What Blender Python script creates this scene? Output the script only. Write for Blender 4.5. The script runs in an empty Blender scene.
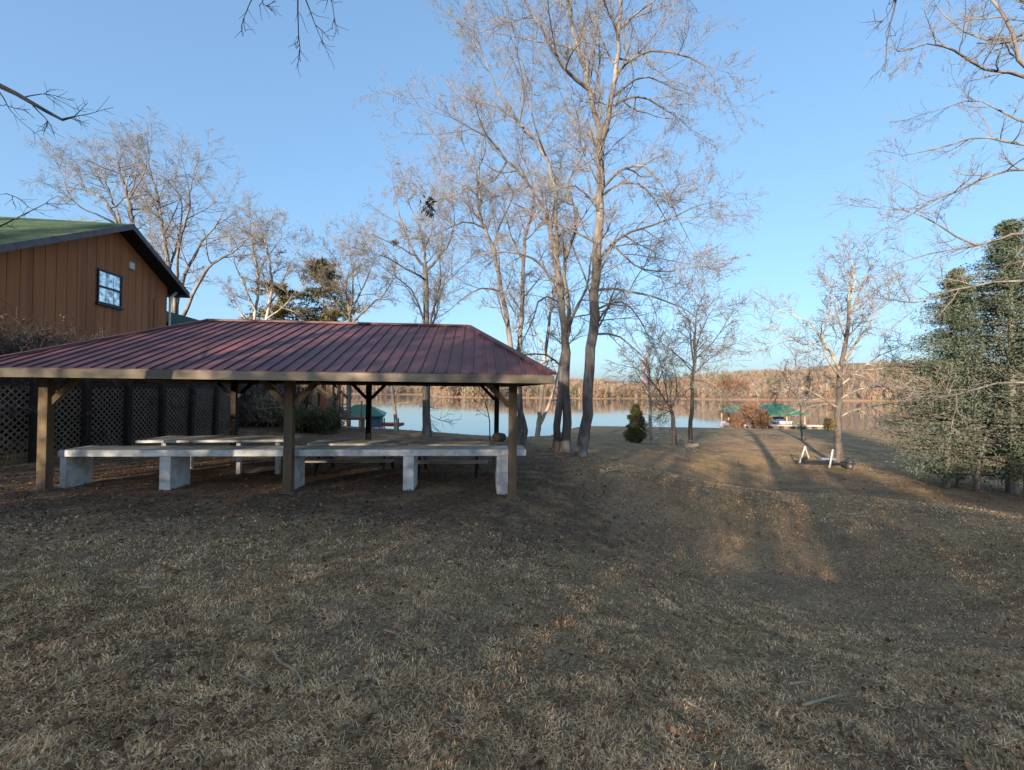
import bpy, math, random
import numpy as np
from mathutils import Vector, Matrix, Quaternion
R = math.radians
sc = bpy.context.scene
col = sc.collection

# ------------------------------------------------------------------ camera
CAMZ = 1.65
F = 440.0
cam_d = bpy.data.cameras.new('camera')
cam = bpy.data.objects.new('camera', cam_d)
col.objects.link(cam)
cam_d.sensor_width = 36.0
cam_d.lens = 36.0 * F / 1024.0
cam_d.clip_start = 0.05
cam_d.clip_end = 6000
MCAM = Matrix.Rotation(R(90) + math.atan(6 / F), 3, 'X') @ Matrix.Rotation(R(0.6), 3, 'Z')
cam.matrix_world = Matrix.Translation((0, 0, CAMZ)) @ MCAM.to_4x4()
sc.camera = cam

# ------------------------------------------------------------------ world, sun, exposure
SUN_EL = 11.0
SUN_DIR = Vector((-0.44, -0.90, 0)).normalized()          # where the sun stands (behind, to the left)
w = bpy.data.worlds.new('World')
sc.world = w
w.use_nodes = True
nt = w.node_tree
bg = nt.nodes['Background']
sky = nt.nodes.new('ShaderNodeTexSky')
sky.sky_type = 'NISHITA'
sky.sun_disc = False
sky.sun_elevation = R(SUN_EL)
sky.sun_rotation = math.atan2(SUN_DIR.x, SUN_DIR.y)
sky.altitude = 0
sky.air_density = 1.0
sky.dust_density = 2.0
sky.ozone_density = 6.0
thin = nt.nodes.new('ShaderNodeGamma')            # added gamma: evens out the brightness of the whole dome
thin.inputs[1].default_value = 0.58
nt.links.new(sky.outputs[0], thin.inputs[0])
nt.links.new(thin.outputs[0], bg.inputs['Color'])
bg.inputs['Strength'].default_value = 0.15
sd = bpy.data.lights.new('sun', 'SUN')
sd.energy = 3.2
sd.angle = R(0.5)
sd.color = (1.0, 0.87, 0.70)
sun = bpy.data.objects.new('sun', sd)
col.objects.link(sun)
sv = Vector((SUN_DIR.x * math.cos(R(SUN_EL)), SUN_DIR.y * math.cos(R(SUN_EL)), math.sin(R(SUN_EL))))
sun.rotation_euler = sv.to_track_quat('Z', 'Y').to_euler()
sun.location = (-10, -20, 30)
sc.view_settings.view_transform = 'Standard'
sc.view_settings.look = 'None'
sc.view_settings.gamma = 1
sc.view_settings.exposure = 1.9
sc.cycles.max_bounces = 6
sc.cycles.transparent_max_bounces = 6
sc.cycles.use_denoising = True
sc.cycles.use_adaptive_sampling = False

# ------------------------------------------------------------------ helpers
def P(px, py, Y):
    """point at depth Y on the line of sight of a position measured in the photo"""
    d = MCAM @ Vector(((px - 512) / F, (385 - py) / F, -1))
    k = Y / d.y
    return Vector((d.x * k, Y, CAMZ + d.z * k))

CTRL = [(0, 0, 0), (-4, 1, 0.03), (4, 1, -0.10), (-8.07, 7.64, -0.15), (-4, 8, -0.23), (0.02, 8.33, -0.32),
        (-9, 14, -0.15), (-4, 14, -0.42), (0, 14, -0.55), (-13, 17, 0.1), (-20, 14, 0.4), (-14, 8, 0.1),
        (-12, 3, 0.1), (8, 5, -0.55), (9, 12, -1.0), (20, 6, -1.75), (-10, -5, 0.1), (10, -5, -0.1), (25, 20, -2.3),
        (-12, 24, -0.1), (-25, 24, 0.3), (6, 20, -0.95), (4, 11, -0.55)]
for (x, y, Y) in [(582, 455, 15.5), (427, 436, 20), (520, 445, 19.5), (690, 447, 26), (648, 440, 30), (803, 440, 30),
                  (837, 466, 20), (640, 428.5, 42), (720, 429, 43), (800, 430.5, 43), (900, 433, 43), (600, 431, 36),
                  (940, 487, 15), (1024, 513, 11.8), (760, 500, 15), (800, 600, 7)]:
    p = P(x, y, Y)
    CTRL.append((p.x, p.y, p.z))
CTRL = np.array(CTRL)
def _u(d2):
    return np.where(d2 > 1e-9, d2 * np.log(np.maximum(d2, 1e-9)), 0)
_n = len(CTRL)
_K = _u(((CTRL[:, None, :2] - CTRL[None, :, :2]) ** 2).sum(-1)) + np.eye(_n) * 4.0
_Pm = np.hstack([np.ones((_n, 1)), CTRL[:, :2]])
_A = np.zeros((_n + 3, _n + 3)); _A[:_n, :_n] = _K; _A[:_n, _n:] = _Pm; _A[_n:, :_n] = _Pm.T
_W = np.linalg.solve(_A, np.concatenate([CTRL[:, 2], np.zeros(3)]))
SHX = [-60, -30, -3, 0.5, 2.2, 4.5, 7, 12, 30, 60]
SHY = [24, 23, 22.5, 23, 26, 36, 43, 45, 45, 44]
def ground(x, y):
    x = np.atleast_1d(np.asarray(x, float)); y = np.atleast_1d(np.asarray(y, float))
    cx = np.clip(x, -24, 28); cy = np.clip(y, -5, 46)
    z = np.empty(x.shape); xf = cx.ravel(); yf = cy.ravel(); zf = z.ravel()
    for i in range(0, len(xf), 20000):
        s = slice(i, i + 20000)
        d2 = (xf[s][:, None] - CTRL[None, :, 0]) ** 2 + (yf[s][:, None] - CTRL[None, :, 1]) ** 2
        zf[s] = _u(d2) @ _W[:_n] + _W[_n] + _W[_n + 1] * xf[s] + _W[_n + 2] * yf[s]
    z = zf.reshape(x.shape)
    t = np.clip((y - np.interp(x, SHX, SHY)) / 8.0, 0, 1)
    return z - 8.0 * t * t * (3 - 2 * t)
def G(x, y):
    return float(ground(x, y)[0])
def base(px, Y):
    """ground point under picture column px at depth Y"""
    X = P(px, 400, Y).x
    return Vector((X, Y, G(X, Y)))

def tag(o, label=None, cat=None, group=None, kind=None):
    if label: o['label'] = label
    if cat: o['category'] = cat
    if group: o['group'] = group
    if kind: o['kind'] = kind
    return o
def empty(name, loc, rz=0.0, label=None, cat=None, group=None):
    o = bpy.data.objects.new(name, None)
    col.objects.link(o)
    o.location = loc
    o.rotation_euler = (0, 0, rz)
    o.empty_display_size = 0.2
    return tag(o, label, cat, group)

def mesh_obj(name, V, Q, T, m, parent=None, smooth=False, colors=None, loc=None):
    V = np.asarray(V, np.float32).reshape(-1, 3)
    Q = np.asarray(Q, np.int32).reshape(-1, 4); T = np.asarray(T, np.int32).reshape(-1, 3)
    me = bpy.data.meshes.new(name)
    me.vertices.add(len(V)); me.vertices.foreach_set('co', V.ravel())
    nl = Q.size + T.size
    me.loops.add(nl); me.loops.foreach_set('vertex_index', np.concatenate([Q.ravel(), T.ravel()]))
    me.polygons.add(len(Q) + len(T))
    st = np.concatenate([np.arange(len(Q)) * 4, Q.size + np.arange(len(T)) * 3]).astype(np.int32)
    me.polygons.foreach_set('loop_start', st)
    me.polygons.foreach_set('use_smooth', np.full(len(Q) + len(T), smooth))
    if colors is not None:
        a = me.attributes.new('tint', 'FLOAT_COLOR', 'POINT')
        c = np.ones((len(V), 4), np.float32); c[:, :3] = colors
        a.data.foreach_set('color', c.ravel())
    me.update(calc_edges=True)
    me.validate()
    me.materials.append(m)
    o = bpy.data.objects.new(name, me)
    col.objects.link(o)
    if parent is not None: o.parent = parent
    if loc is not None: o.location = loc
    return o

class MB:
    """collects simple solids and links them as one mesh"""
    def __init__(self): self.v = []; self.f = []
    def face(self, *pts):
        n = len(self.v); self.v += [tuple(p) for p in pts]; self.f.append(tuple(range(n, n + len(pts)))); return self
    def hexa(self, b, t):
        n = len(self.v); self.v += [tuple(p) for p in b] + [tuple(p) for p in t]; k = len(b)
        self.f.append(tuple(n + i for i in reversed(range(k)))); self.f.append(tuple(n + k + i for i in range(k)))
        for i in range(k):
            j = (i + 1) % k
            self.f.append((n + i, n + j, n + k + j, n + k + i))
        return self
    def box(self, x0, x1, y0, y1, z0, z1):
        return self.hexa([(x0, y0, z0), (x1, y0, z0), (x1, y1, z0), (x0, y1, z0)],
                         [(x0, y0, z1), (x1, y0, z1), (x1, y1, z1), (x0, y1, z1)])
    def bar(self, a, b, w, h, up=(0, 0, 1)):
        a = Vector(a); b = Vector(b); d = (b - a).normalized(); s = d.cross(Vector(up))
        if s.length < 1e-4: s = Vector((1, 0, 0))
        s.normalize(); u = s.cross(d)
        s *= w / 2; u *= h / 2
        return self.hexa([a - s - u, a + s - u, a + s + u, a - s + u], [b - s - u, b + s - u, b + s + u, b - s + u])
    def cyl(self, a, b, r0, r1=None, n=12):
        a = Vector(a); b = Vector(b); r1 = r0 if r1 is None else r1
        d = (b - a).normalized(); s = d.orthogonal().normalized(); u = d.cross(s)
        c = [(math.cos(2 * math.pi * i / n), math.sin(2 * math.pi * i / n)) for i in range(n)]
        return self.hexa([a + s * x * r0 + u * y * r0 for x, y in c], [b + s * x * r1 + u * y * r1 for x, y in c])
    def build(self, name, m, parent=None, bevel=0.0, smooth=False):
        me = bpy.data.meshes.new(name)
        me.from_pydata(self.v, [], self.f)
        me.materials.append(m)
        if smooth: me.polygons.foreach_set('use_smooth', [True] * len(me.polygons))
        me.update()
        o = bpy.data.objects.new(name, me)
        col.objects.link(o)
        if parent is not None: o.parent = parent
        if bevel:
            b = o.modifiers.new('bevel', 'BEVEL'); b.width = bevel; b.segments = 2; b.limit_method = 'ANGLE'
        return o

# ------------------------------------------------------------------ materials
def mat(name, c1, c2=None, scale=8.0, rough=0.85, bump=0.0, bscale=None, detail=6.0, stretch=None, spec=0.3,
        c3=None, scale3=1.0, coord='Object', lo=0.35, hi=0.65, tint=False, metal=0.0, trans=0.0):
    m = bpy.data.materials.new(name); m.use_nodes = True
    t = m.node_tree; N = t.nodes; L = t.links
    b = N['Principled BSDF']
    b.inputs['Roughness'].default_value = rough
    b.inputs['Specular IOR Level'].default_value = spec
    b.inputs['Metallic'].default_value = metal
    tc = N.new('ShaderNodeTexCoord'); mp = N.new('ShaderNodeMapping')
    L.new(tc.outputs[coord], mp.inputs[0])
    if stretch: mp.inputs['Scale'].default_value = stretch
    out = None
    if c2 is None: c2 = tuple(c * 0.75 for c in c1)
    nz = N.new('ShaderNodeTexNoise'); nz.inputs['Scale'].default_value = scale; nz.inputs['Detail'].default_value = detail
    L.new(mp.outputs[0], nz.inputs['Vector'])
    rp = N.new('ShaderNodeValToRGB')
    rp.color_ramp.elements[0].position = lo; rp.color_ramp.elements[1].position = hi
    rp.color_ramp.elements[0].color = (*c1, 1); rp.color_ramp.elements[1].color = (*c2, 1)
    L.new(nz.outputs['Fac'], rp.inputs[0])
    out = rp.outputs[0]
    if c3 is not None:
        n3 = N.new('ShaderNodeTexNoise'); n3.inputs['Scale'].default_value = scale3; n3.inputs['Detail'].default_value = 4
        L.new(mp.outputs[0], n3.inputs['Vector'])
        r3 = N.new('ShaderNodeValToRGB'); r3.color_ramp.elements[0].position = 0.5; r3.color_ramp.elements[1].position = 0.68
        L.new(n3.outputs['Fac'], r3.inputs[0])
        mx = N.new('ShaderNodeMixRGB'); L.new(r3.outputs[0], mx.inputs[0]); L.new(out, mx.inputs[1])
        mx.inputs[2].default_value = (*c3, 1); out = mx.outputs[0]
    if tint:
        at = N.new('ShaderNodeAttribute'); at.attribute_name = 'tint'
        mx = N.new('ShaderNodeMixRGB'); mx.blend_type = 'MULTIPLY'; mx.inputs[0].default_value = 1
        L.new(out, mx.inputs[1]); L.new(at.outputs['Color'], mx.inputs[2]); out = mx.outputs[0]
    L.new(out, b.inputs['Base Color'])
    if bump:
        bn = N.new('ShaderNodeTexNoise'); bn.inputs['Scale'].default_value = bscale or scale * 2; bn.inputs['Detail'].default_value = 6
        L.new(mp.outputs[0], bn.inputs['Vector'])
        bp = N.new('ShaderNodeBump'); bp.inputs['Strength'].default_value = bump; bp.inputs['Distance'].default_value = 0.02
        L.new(bn.outputs['Fac'], bp.inputs['Height']); L.new(bp.outputs[0], b.inputs['Normal'])
    return m

M = {}
M['bark'] = mat('bark', (.18, .148, .125), (.085, .069, .058), 6, .95, .6, 14, stretch=(1, 1, .25), c3=(.26, .24, .21), scale3=2.5)
M['bark_pale'] = mat('bark_pale', (.40, .34, .265), (.19, .155, .12), 2.2, .9, .4, 10, stretch=(1, 1, .4), lo=.42, hi=.6)
M['bark_dark'] = mat('bark_dark', (.13, .105, .088), (.07, .056, .048), 6, .95, .6, 14, stretch=(1, 1, .25))
M['twig'] = mat('twig', (.26, .222, .19), (.165, .14, .12), 3, .9)
M['twig_dark'] = mat('twig_dark', (.10, .085, .08), (.06, .05, .05), 3, .9)
M['thicket'] = mat('thicket', (.15, .11, .09), (.075, .056, .046), 2.5, .95, tint=True)
M['roof_red'] = mat('maroon_metal', (.145, .058, .057), (.112, .047, .047), 3.0, .5, .08, 30, c3=(.21, .075, .07), scale3=1.3, spec=.3)
M['lumber'] = mat('weathered_lumber', (.24, .16, .09), (.16, .105, .06), 5, .85, .35, 25, stretch=(1, 1, .2), c3=(.11, .09, .065), scale3=3)
M['fascia'] = mat('fascia_lumber', (.38, .29, .20), (.28, .215, .145), 5, .85, .25, 25, stretch=(.25, 1, 1), c3=(.14, .115, .08), scale3=1.6)
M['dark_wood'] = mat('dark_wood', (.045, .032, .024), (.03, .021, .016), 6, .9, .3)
M['white_paint'] = mat('white_paint', (.74, .715, .67), (.63, .605, .56), 7, .7, .25, 30, c3=(.46, .42, .35), scale3=4.5)
M['slab_top'] = mat('weathered_slab', (.66, .60, .52), (.48, .43, .36), 5, .8, .3, 30, c3=(.74, .71, .66), scale3=2)
M['plank'] = mat('grey_plank', (.58, .46, .36), (.42, .33, .255), 9, .85, .4, 30, stretch=(.2, 1, 1), c3=(.37, .33, .28), scale3=2)
M['siding'] = mat('brown_siding', (.46, .18, .078), (.38, .148, .064), 2.2, .8, .3, 25, stretch=(2.4, 1, .10), spec=.12, c3=(.31, .125, .058), scale3=1.2)
M['trim'] = mat('grey_trim', (.17, .155, .15), (.11, .10, .10), 4, .7, .2, 20)
M['dark_trim'] = mat('dark_trim', (.05, .04, .04), (.035, .03, .03), 4, .7)
M['green_roof'] = mat('green_shingle', (.055, .09, .05), (.034, .056, .034), 18, .9, .5, 40, stretch=(1, .35, 1), c3=(.07, .12, .065), scale3=1.5)
M['teal_roof'] = mat('teal_metal', (.035, .085, .06), (.028, .07, .05), 2, .8, spec=.1)
M['green_metal'] = mat('green_metal', (.045, .16, .085), (.035, .12, .065), 2, .5)
M['frame_dark'] = mat('window_frame', (.03, .03, .035), (.02, .02, .022), 4, .5)
M['white_trim'] = mat('white_trim', (.7, .7, .68), (.6, .6, .58), 5, .6)
M['grey_pipe'] = mat('weathered_pipe', (.5, .48, .45), (.38, .36, .34), 9, .7)
M['concrete'] = mat('concrete', (.22, .17, .12), (.15, .115, .08), 9, .95, .4, 40)
M['pine'] = mat('pine_needles', (.17, .125, .045), (.09, .085, .035), 1.2, .8, tint=True)
M['cedar'] = mat('cedar_foliage', (.10, .118, .072), (.064, .082, .054), 1.0, .85, tint=True)
M['holly'] = mat('evergreen_leaves', (.12, .12, .04), (.075, .082, .03), 1.5, .7, tint=True)
M['nest'] = mat('nest_twigs', (.13, .085, .06), (.09, .06, .045), 3, .9, tint=True)
M['brown_leaf'] = mat('brown_leaves', (.20, .105, .06), (.13, .07, .042), 1.0, .85, tint=True)
M['black_leaf'] = mat('dark_leaves', (.03, .028, .03), (.02, .018, .02), 3, .8)
M['metal_dark'] = mat('dark_metal', (.035, .035, .038), (.025, .025, .027), 5, .5, metal=.3)
M['rubber'] = mat('rubber', (.02, .02, .02), (.03, .03, .03), 9, .8)
M['bunk_blue'] = mat('blue_carpet', (.16, .19, .28), (.12, .145, .22), 9, .95)
M['rust_red'] = mat('rust_red_boards', (.42, .13, .06), (.3, .09, .045), 3, .85)
M['cream'] = mat('cream_siding', (.72, .62, .47), (.6, .5, .38), 2, .8)
M['tan_house'] = mat('tan_siding', (.45, .30, .17), (.36, .24, .14), 2, .8)
M['far_roof'] = mat('far_roof', (.16, .12, .10), (.12, .09, .08), 2, .85)
M['red_mast'] = mat('red_mast', (.5, .12, .1), (.4, .1, .09), 2, .6)
M['boat_white'] = mat('boat_white', (.52, .51, .50), (.44, .43, .42), 2, .35, spec=.5)
M['boat_blue'] = mat('boat_blue', (.05, .09, .25), (.04, .07, .2), 2, .4)
M['red_cover'] = mat('red_cover', (.34, .07, .05), (.26, .055, .04), 2, .8)
M['blue_tarp'] = mat('blue_tarp', (.07, .12, .17), (.05, .09, .13), 2, .7)
M['stone'] = mat('grey_block', (.2, .19, .17), (.13, .12, .11), 9, .9, .5, 25)
M['pail'] = mat('brown_lump', (.085, .066, .05), (.055, .043, .033), 9, .9, .6, 25)
M['stick'] = mat('dry_stick', (.52, .38, .25), (.34, .25, .165), 9, .9, .3)
M['far_wood'] = mat('far_wood', (.265, .195, .14), (.18, .135, .10), .02, .95, tint=True, coord='Object')

# window glass: mirroring pane with pale reflection patches painted in by noise
gm = bpy.data.materials.new('window_glass'); gm.use_nodes = True
b = gm.node_tree.nodes['Principled BSDF']
b.inputs['Base Color'].default_value = (.25, .28, .30, 1); b.inputs['Metallic'].default_value = .75; b.inputs['Roughness'].default_value = .12
_n1 = gm.node_tree.nodes.new('ShaderNodeTexNoise'); _n1.inputs['Scale'].default_value = 4.5
_r1 = gm.node_tree.nodes.new('ShaderNodeValToRGB'); _r1.color_ramp.elements[0].color = (.22, .23, .24, 1); _r1.color_ramp.elements[1].color = (.75, .76, .76, 1)
_r1.color_ramp.elements[0].position = .4; _r1.color_ramp.elements[1].position = .6
_tc = gm.node_tree.nodes.new('ShaderNodeTexCoord')
gm.node_tree.links.new(_tc.outputs['Object'], _n1.inputs['Vector']); gm.node_tree.links.new(_n1.outputs['Fac'], _r1.inputs[0])
gm.node_tree.links.new(_r1.outputs[0], b.inputs['Base Color'])
M['glass'] = gm

# water
wm = bpy.data.materials.new('lake_water'); wm.use_nodes = True
N = wm.node_tree.nodes; L = wm.node_tree.links; b = N['Principled BSDF']
b.inputs['Base Color'].default_value = (.04, .065, .075, 1); b.inputs['Roughness'].default_value = .04; b.inputs['IOR'].default_value = 1.33
tc = N.new('ShaderNodeTexCoord'); mp = N.new('ShaderNodeMapping'); mp.inputs['Scale'].default_value = (.25, .8, 1)
nz = N.new('ShaderNodeTexNoise'); nz.inputs['Scale'].default_value = .8; nz.inputs['Detail'].default_value = 3
bp = N.new('ShaderNodeBump'); bp.inputs['Strength'].default_value = .10; bp.inputs['Distance'].default_value = .05
L.new(tc.outputs['Object'], mp.inputs[0]); L.new(mp.outputs[0], nz.inputs['Vector']); L.new(nz.outputs['Fac'], bp.inputs['Height']); L.new(bp.outputs[0], b.inputs['Normal'])
M['water'] = wm

# lawn: dormant grass, darker leaf litter where the 'litter' attribute says so
lm = bpy.data.materials.new('dormant_lawn'); lm.use_nodes = True
N = lm.node_tree.nodes; L = lm.node_tree.links; b = N['Principled BSDF']; b.inputs['Roughness'].default_value = 1; b.inputs['Specular IOR Level'].default_value = .1
tc = N.new('ShaderNodeTexCoord')
def noise(scale, detail=6, rough=.6):
    n = N.new('ShaderNodeTexNoise'); n.inputs['Scale'].default_value = scale; n.inputs['Detail'].default_value = detail; n.inputs['Roughness'].default_value = rough
    L.new(tc.outputs['Object'], n.inputs['Vector']); return n.outputs['Fac']
def ramp(fac, stops):
    r = N.new('ShaderNodeValToRGB'); e = r.color_ramp.elements
    while len(e) < len(stops): e.new(.5)
    for q, (p, c) in zip(e, stops): q.position = p; q.color = (*c, 1)
    L.new(fac, r.inputs[0]); return r.outputs[0]
def mix(fac, a, c, mode='MIX'):
    m = N.new('ShaderNodeMixRGB'); m.blend_type = mode
    if isinstance(fac, float): m.inputs[0].default_value = fac
    else: L.new(fac, m.inputs[0])
    L.new(a, m.inputs[1])
    if isinstance(c, tuple): m.inputs[2].default_value = (*c, 1)
    else: L.new(c, m.inputs[2])
    return m.outputs[0]
fine = ramp(noise(28, 8, .75), [(.32, (.08, .05, .03)), (.5, (.40, .255, .145)), (.68, (.64, .425, .25))])
patch = ramp(noise(.9, 5), [(.35, (.55, .55, .57)), (.65, (1.1, 1.05, .98))])
c = mix(.8, fine, patch, 'MULTIPLY')
big = ramp(noise(.22, 3), [(.42, (1, 1, 1)), (.66, (.86, .93, .72))])
c = mix(.6, c, big, 'MULTIPLY')
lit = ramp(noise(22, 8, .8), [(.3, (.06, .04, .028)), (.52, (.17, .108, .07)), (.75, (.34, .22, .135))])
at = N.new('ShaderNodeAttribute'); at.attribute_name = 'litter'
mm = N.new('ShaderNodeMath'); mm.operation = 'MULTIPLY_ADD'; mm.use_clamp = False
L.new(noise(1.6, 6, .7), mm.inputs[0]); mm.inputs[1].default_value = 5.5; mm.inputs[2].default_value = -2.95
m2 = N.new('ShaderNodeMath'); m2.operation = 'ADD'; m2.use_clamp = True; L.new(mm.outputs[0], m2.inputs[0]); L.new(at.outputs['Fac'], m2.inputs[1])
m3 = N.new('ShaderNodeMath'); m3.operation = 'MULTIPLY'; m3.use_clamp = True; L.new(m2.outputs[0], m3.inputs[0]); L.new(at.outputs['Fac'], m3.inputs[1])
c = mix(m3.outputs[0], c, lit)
a2 = N.new('ShaderNodeAttribute'); a2.attribute_name = 'clay_and_sun'
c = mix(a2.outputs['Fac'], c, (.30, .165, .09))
L.new(c, b.inputs['Base Color'])
bp = N.new('ShaderNodeBump'); bp.inputs['Strength'].default_value = .9; bp.inputs['Distance'].default_value = .05
L.new(noise(16, 8, .75), bp.inputs['Height']); L.new(bp.outputs[0], b.inputs['Normal'])
M['lawn'] = lm

hm = mat('wooded_hill', (.22, .155, .11), (.14, .105, .08), .05, .95)
_g = hm.node_tree; _b = _g.nodes['Principled BSDF']; _src = _b.inputs['Base Color'].links[0].from_socket
_t = _g.nodes.new('ShaderNodeTexCoord'); _s = _g.nodes.new('ShaderNodeSeparateXYZ'); _r = _g.nodes.new('ShaderNodeMapRange'); _m = _g.nodes.new('ShaderNodeMixRGB')
_g.links.new(_t.outputs['Object'], _s.inputs[0]); _g.links.new(_s.outputs['Z'], _r.inputs[0])
_r.inputs[1].default_value = CAMZ - 6.0 + 1.3; _r.inputs[2].default_value = CAMZ - 6.0 + .7
_g.links.new(_r.outputs[0], _m.inputs[0]); _g.links.new(_src, _m.inputs[1]); _m.inputs[2].default_value = (.33, .19, .11, 1)
_g.links.new(_m.outputs[0], _b.inputs['Base Color'])
M['hill'] = hm

# ------------------------------------------------------------------ setting: ground, lake, far hills
def graded(lo, hi, step, far, k=1.25):
    a = list(np.arange(lo, hi + 1e-6, step)); s = step
    up = [a[-1]]; dn = [a[0]]
    while up[-1] < far: s *= k; up.append(up[-1] + s)
    s = step
    while dn[-1] > -far: s *= k; dn.append(dn[-1] - s)
    return np.array(sorted(dn[1:]) + a + up[1:])
def grid(xs, ys, zf, name, m, smooth=True):
    X, Yg = np.meshgrid(xs, ys)
    Z = zf(X, Yg)
    nx, ny = len(xs), len(ys)
    i = np.arange(nx * ny).reshape(ny, nx)
    Q = np.stack([i[:-1, :-1], i[:-1, 1:], i[1:, 1:], i[1:, :-1]], -1).reshape(-1, 4)
    return mesh_obj(name, np.stack([X, Yg, Z], -1), Q, [], m, smooth=smooth), X, Yg

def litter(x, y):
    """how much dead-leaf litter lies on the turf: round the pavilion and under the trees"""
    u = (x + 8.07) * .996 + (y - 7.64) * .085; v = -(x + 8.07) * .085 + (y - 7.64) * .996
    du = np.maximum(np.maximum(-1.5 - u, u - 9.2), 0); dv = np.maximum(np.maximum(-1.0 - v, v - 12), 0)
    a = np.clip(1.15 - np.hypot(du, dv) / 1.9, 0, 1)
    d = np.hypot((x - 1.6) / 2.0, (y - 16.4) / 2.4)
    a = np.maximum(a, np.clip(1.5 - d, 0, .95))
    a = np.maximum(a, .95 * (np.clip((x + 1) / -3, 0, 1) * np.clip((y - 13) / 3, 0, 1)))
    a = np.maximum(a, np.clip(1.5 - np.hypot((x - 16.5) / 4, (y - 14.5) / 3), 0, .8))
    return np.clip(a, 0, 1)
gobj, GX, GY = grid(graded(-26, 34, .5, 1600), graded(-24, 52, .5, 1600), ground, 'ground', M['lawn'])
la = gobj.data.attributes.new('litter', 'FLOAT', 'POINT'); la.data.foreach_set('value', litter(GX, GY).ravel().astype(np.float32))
clay_and_sun = np.clip((GY - np.interp(GX, SHX, SHY) + 1.5) / 3, 0, 1) * .9
clay_and_sun = np.maximum(clay_and_sun, np.clip(1.25 - np.hypot((GX - 15.2) / 3.2, (GY - 12.3 + .35 * (GX - 15)) / .9), 0, .85))  # sunlit strip by the cedars, its orange light painted as ground colour
ca = gobj.data.attributes.new('clay_and_sun', 'FLOAT', 'POINT'); ca.data.foreach_set('value', clay_and_sun.ravel().astype(np.float32))
tag(gobj, kind='structure')

LAKE = CAMZ - 6.0
wo = mesh_obj('lake', [(-1500, 15, LAKE), (1500, 15, LAKE), (1500, 1500, LAKE), (-1500, 1500, LAKE)], [(0, 1, 2, 3)], [], M['water'])
tag(wo, kind='structure')

# far shore: distance of the waterline and height of the land, by bearing (X/Y)
BU = np.array([-1.6, -.9, -.45, -.20, -.165, -.1, .1, .3, .45, .55, .7, .9, 1.3, 1.8])
BD = np.array([420, 480, 560, 560, 400, 385, 385, 420, 430, 420, 420, 430, 400, 400])
BH = np.array([12, 12, 10, 10, 7, 8, 9, 10, 17, 20, 26, 31, 32, 32])
rs = np.random.RandomState(5)
def hillz(x, y):
    u = x / np.maximum(y, 1); d = np.hypot(x, y) / np.sqrt(1 + u * u)
    D = np.interp(u, BU, BD) + 10 * np.sin(u * 23) + 6 * np.sin(u * 51 + 1)
    H = np.interp(u, BU, BH)
    t = (y - D) / 260.0
    z = LAKE - 1.5 + np.clip((y - D + 8) / 10, 0, 1) * 2.3 + H * 1.6 * np.clip(t, 0, 1.4) ** .8
    z += np.clip(t * 3, 0, 1) * (2.2 * np.sin(x * .021 + 1) + 1.5 * np.sin(x * .05 + y * .013))
    return z
us = np.linspace(-1.7, 1.9, 240); ds = np.concatenate([np.linspace(340, 480, 30), np.linspace(490, 900, 25)])
U, D = np.meshgrid(us, ds); HX = U * D; HY = D
HZ = hillz(HX, HY)
i = np.arange(U.size).reshape(U.shape)
ho = mesh_obj('hills', np.stack([HX, HY, HZ], -1), np.stack([i[:-1, :-1], i[:-1, 1:], i[1:, 1:], i[1:, :-1]], -1).reshape(-1, 4), [], M['hill'], smooth=True)
tag(ho, kind='structure')

# the far woods: thousands of bare crowns of thin upright slivers
def far_woods():
    rs = np.random.RandomState(11)
    n = 5600
    u = rs.uniform(-1.25, 1.5, n); k = rs.rand(n) ** 1.6
    D = np.interp(u, BU, BD) + 10 * np.sin(u * 23) + 6 * np.sin(u * 51 + 1)
    y = D - 1 + k * 300; x = u * y; z = hillz(x, y)
    ok = z > LAKE + .3
    x, y, z, u = x[ok], y[ok], z[ok], u[ok]; n = len(x)
    h = rs.uniform(9, 14, n); wd = h * rs.uniform(.22, .42, n)
    B = 64
    a = rs.uniform(0, 2 * np.pi, (n, B)); rr = np.sqrt(rs.rand(n, B))
    t = rs.uniform(.0, .8, (n, B))
    cx = x[:, None] + np.cos(a) * rr * wd[:, None] * .75; cy = y[:, None] + np.sin(a) * rr * wd[:, None] * .75
    z0 = z[:, None] + h[:, None] * t * .8
    ln = h[:, None] * rs.uniform(.12, .3, (n, B))
    lean = rs.normal(0, .35, (n, B, 2))
    top = np.stack([cx + lean[..., 0] * ln + np.cos(a) * ln * .4, cy + lean[..., 1] * ln, np.minimum(z0 + ln, z[:, None] + h[:, None] * (1.05 - .35 * rr ** 2))], -1)
    sw = rs.uniform(.12, .36, (n, B))
    b0 = np.stack([cx - sw * np.sin(a + 1), cy - sw * np.cos(a + 1), z0], -1); b1 = np.stack([cx + sw * np.sin(a + 1), cy + sw * np.cos(a + 1), z0], -1)
    V = np.stack([b0, b1, top], 2)                       # n,B,3,3
    tint = rs.uniform(.7, 1.25, (n, 1)) * np.stack([np.ones(n), rs.uniform(.88, 1.05, n), rs.uniform(.8, 1.05, n)], -1)
    ev = rs.rand(n) < .10
    tint[ev] = np.array([.28, .48, .38]) * rs.uniform(.8, 1.2, (ev.sum(), 1))
    rd = rs.rand(n) < .08
    tint[rd] = np.array([1.25, .9, .72])
    C = np.repeat(tint[:, None, :], B * 3, 1).reshape(-1, 3)
    V = V.reshape(-1, 3)
    o = mesh_obj('far_woods', V, [], np.arange(len(V)).reshape(-1, 3), M['far_wood'], colors=C)
    tag(o, 'brown bare woods covering the hills along the far shore of the lake', 'woods', kind='stuff')
far_woods()

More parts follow.
